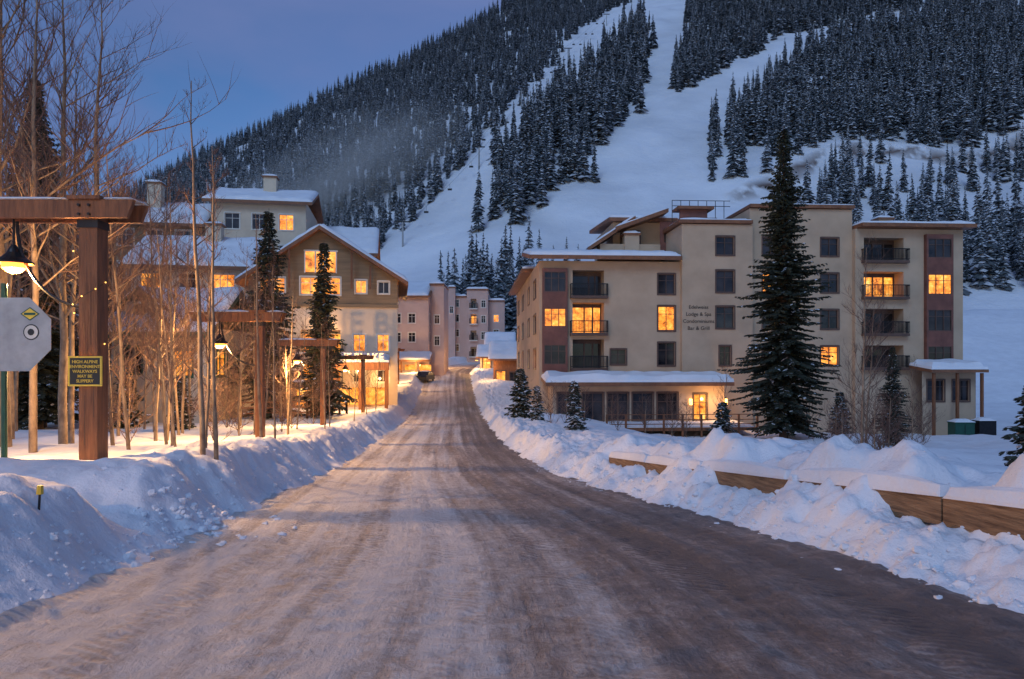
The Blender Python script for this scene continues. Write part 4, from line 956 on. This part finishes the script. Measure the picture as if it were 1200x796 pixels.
SL = empty('ski_lift'); mb = MBd([M['metal'], M['alu']])
tw = [(-48, 300), (-17, 352), (6, 430), (44, 536), (90, 650)]
tops = []
for x, y_ in tw:
    z = float(Mt(np.array([x*1.0]), np.array([y_*1.0]))[0]); mb.tube([(x, y_, z-1), (x, y_, z+11)], [.45, .3], 8, 1); mb.box(x-3, x+3, y_-.25, y_+.25, z+10.7, z+11.2, 0); tops.append((x, y_, z+11.2))
for sx in (-2.8, 2.8):
    for a, b_ in zip(tops[:-1], tops[1:]):
        pts = []
        for i in range(11):
            t = i/10; p = Vector(a).lerp(Vector(b_), t); pts.append((p.x+sx, p.y, p.z-6*t*(1-t)))
        mb.tube(pts, [.05]*11, 4, 0, False)
        for i in (2, 5, 8): q = pts[i]; mb.box(q[0]-.05, q[0]+.05, q[1]-.05, q[1]+.05, q[2]-2.2, q[2], 0); mb.box(q[0]-1.0, q[0]+1.0, q[1]-.3, q[1]+.3, q[2]-3.0, q[2]-2.2, 0)
mb.obj('towers_and_cables', SL)

# drifting snow mist from the snow guns
mb = MBd([]); mb.ball((0, 0, 0), 1, 0, 12)
mist = mb.obj('snow_mist_cloud', smooth=True); mist.location = (-98, 368, 92); mist.scale = (100, 34, 40); mist.rotation_euler = (0, R_(-30), 0)
vm = bpy.data.materials.new('mist_volume'); vm.use_nodes = True; nt = vm.node_tree; nt.nodes.clear()
out = N(nt, 'ShaderNodeOutputMaterial'); vs = N(nt, 'ShaderNodeVolumeScatter'); vs.inputs['Color'].default_value = (1, 1, 1, 1); vs.inputs['Anisotropy'].default_value = -0.25
tc = N(nt, 'ShaderNodeTexCoord'); ln = N(nt, 'ShaderNodeVectorMath', operation='LENGTH'); nt.links.new(tc.outputs['Object'], ln.inputs[0])
mr = N(nt, 'ShaderNodeMapRange'); mr.interpolation_type = 'SMOOTHSTEP'; mr.inputs[1].default_value = 1.0; mr.inputs[2].default_value = 0.05; mr.inputs[3].default_value = 0; mr.inputs[4].default_value = 1
nt.links.new(ln.outputs['Value'], mr.inputs[0])
mpv = N(nt, 'ShaderNodeMapping'); mpv.inputs['Scale'].default_value = (1.0, 1, 2.2); nt.links.new(tc.outputs['Object'], mpv.inputs[0])
nz_ = N(nt, 'ShaderNodeTexNoise', Scale=1.5, Detail=3.0); nt.links.new(mpv.outputs[0], nz_.inputs['Vector'])
rr = ramp(nt, [(.28, 0), (.60, 1)]); nt.links.new(nz_.outputs['Fac'], rr.inputs[0])
m1 = N(nt, 'ShaderNodeMath', operation='MULTIPLY'); nt.links.new(mr.outputs[0], m1.inputs[0]); nt.links.new(rr.outputs[0], m1.inputs[1])
m2 = N(nt, 'ShaderNodeMath', operation='MULTIPLY'); nt.links.new(m1.outputs[0], m2.inputs[0]); m2.inputs[1].default_value = 0.045
nt.links.new(m2.outputs[0], vs.inputs['Density']); nt.links.new(vs.outputs[0], out.inputs['Volume']); mist.data.materials.append(vm)

# ================================================================== sky, sun, camera
W = bpy.data.worlds.new('World'); scene.world = W; W.use_nodes = True; nt = W.node_tree
bg = nt.nodes['Background']
sky = N(nt, 'ShaderNodeTexSky'); sky.sky_type = 'NISHITA'; sky.sun_disc = False; sky.sun_elevation = R_(4); sky.sun_rotation = R_(200); sky.altitude = 2800
tint = N(nt, 'ShaderNodeMix', data_type='RGBA', blend_type='MULTIPLY'); tint.inputs[0].default_value = 1.0; tint.inputs[7].default_value = (0.62, 0.86, 1.42, 1)
nt.links.new(sky.outputs[0], tint.inputs[6])
tc = N(nt, 'ShaderNodeTexCoord'); mp = N(nt, 'ShaderNodeMapping'); mp.inputs['Scale'].default_value = (1.0, 1.0, 3.0); nt.links.new(tc.outputs['Generated'], mp.inputs[0])
cn = N(nt, 'ShaderNodeTexNoise', Scale=2.0, Detail=6.0, Roughness=0.5, Distortion=0.3); nt.links.new(mp.outputs[0], cn.inputs['Vector'])
cr = ramp(nt, [(.36, 0), (.66, .85)]); nt.links.new(cn.outputs['Fac'], cr.inputs[0])
mx_ = N(nt, 'ShaderNodeMix', data_type='RGBA'); nt.links.new(cr.outputs[0], mx_.inputs[0]); nt.links.new(tint.outputs[2], mx_.inputs[6]); mx_.inputs[7].default_value = (1.05, 1.4, 2.95, 1)
nt.links.new(mx_.outputs[2], bg.inputs[0]); bg.inputs[1].default_value = 0.15
sl = bpy.data.lights.new('sun', 'SUN'); sl.energy = 1.0; sl.angle = R_(25); sl.color = (0.46, 0.68, 1.0)
so = bpy.data.objects.new('sun', sl); COL.objects.link(so); so.rotation_euler = (R_(50), 0, R_(-20))

cam = bpy.data.cameras.new('camera'); co = bpy.data.objects.new('camera', cam); COL.objects.link(co)
co.location = (0, 0, 1.75); co.rotation_euler = (R_(90), 0, 0); cam.sensor_width = 36; cam.lens = 24; cam.shift_y = 0.0225; cam.clip_end = 4000; cam.clip_start = 0.05
scene.camera = co
scene.view_settings.view_transform = 'Standard'; scene.view_settings.look = 'None'; scene.view_settings.exposure = 0
print('done')
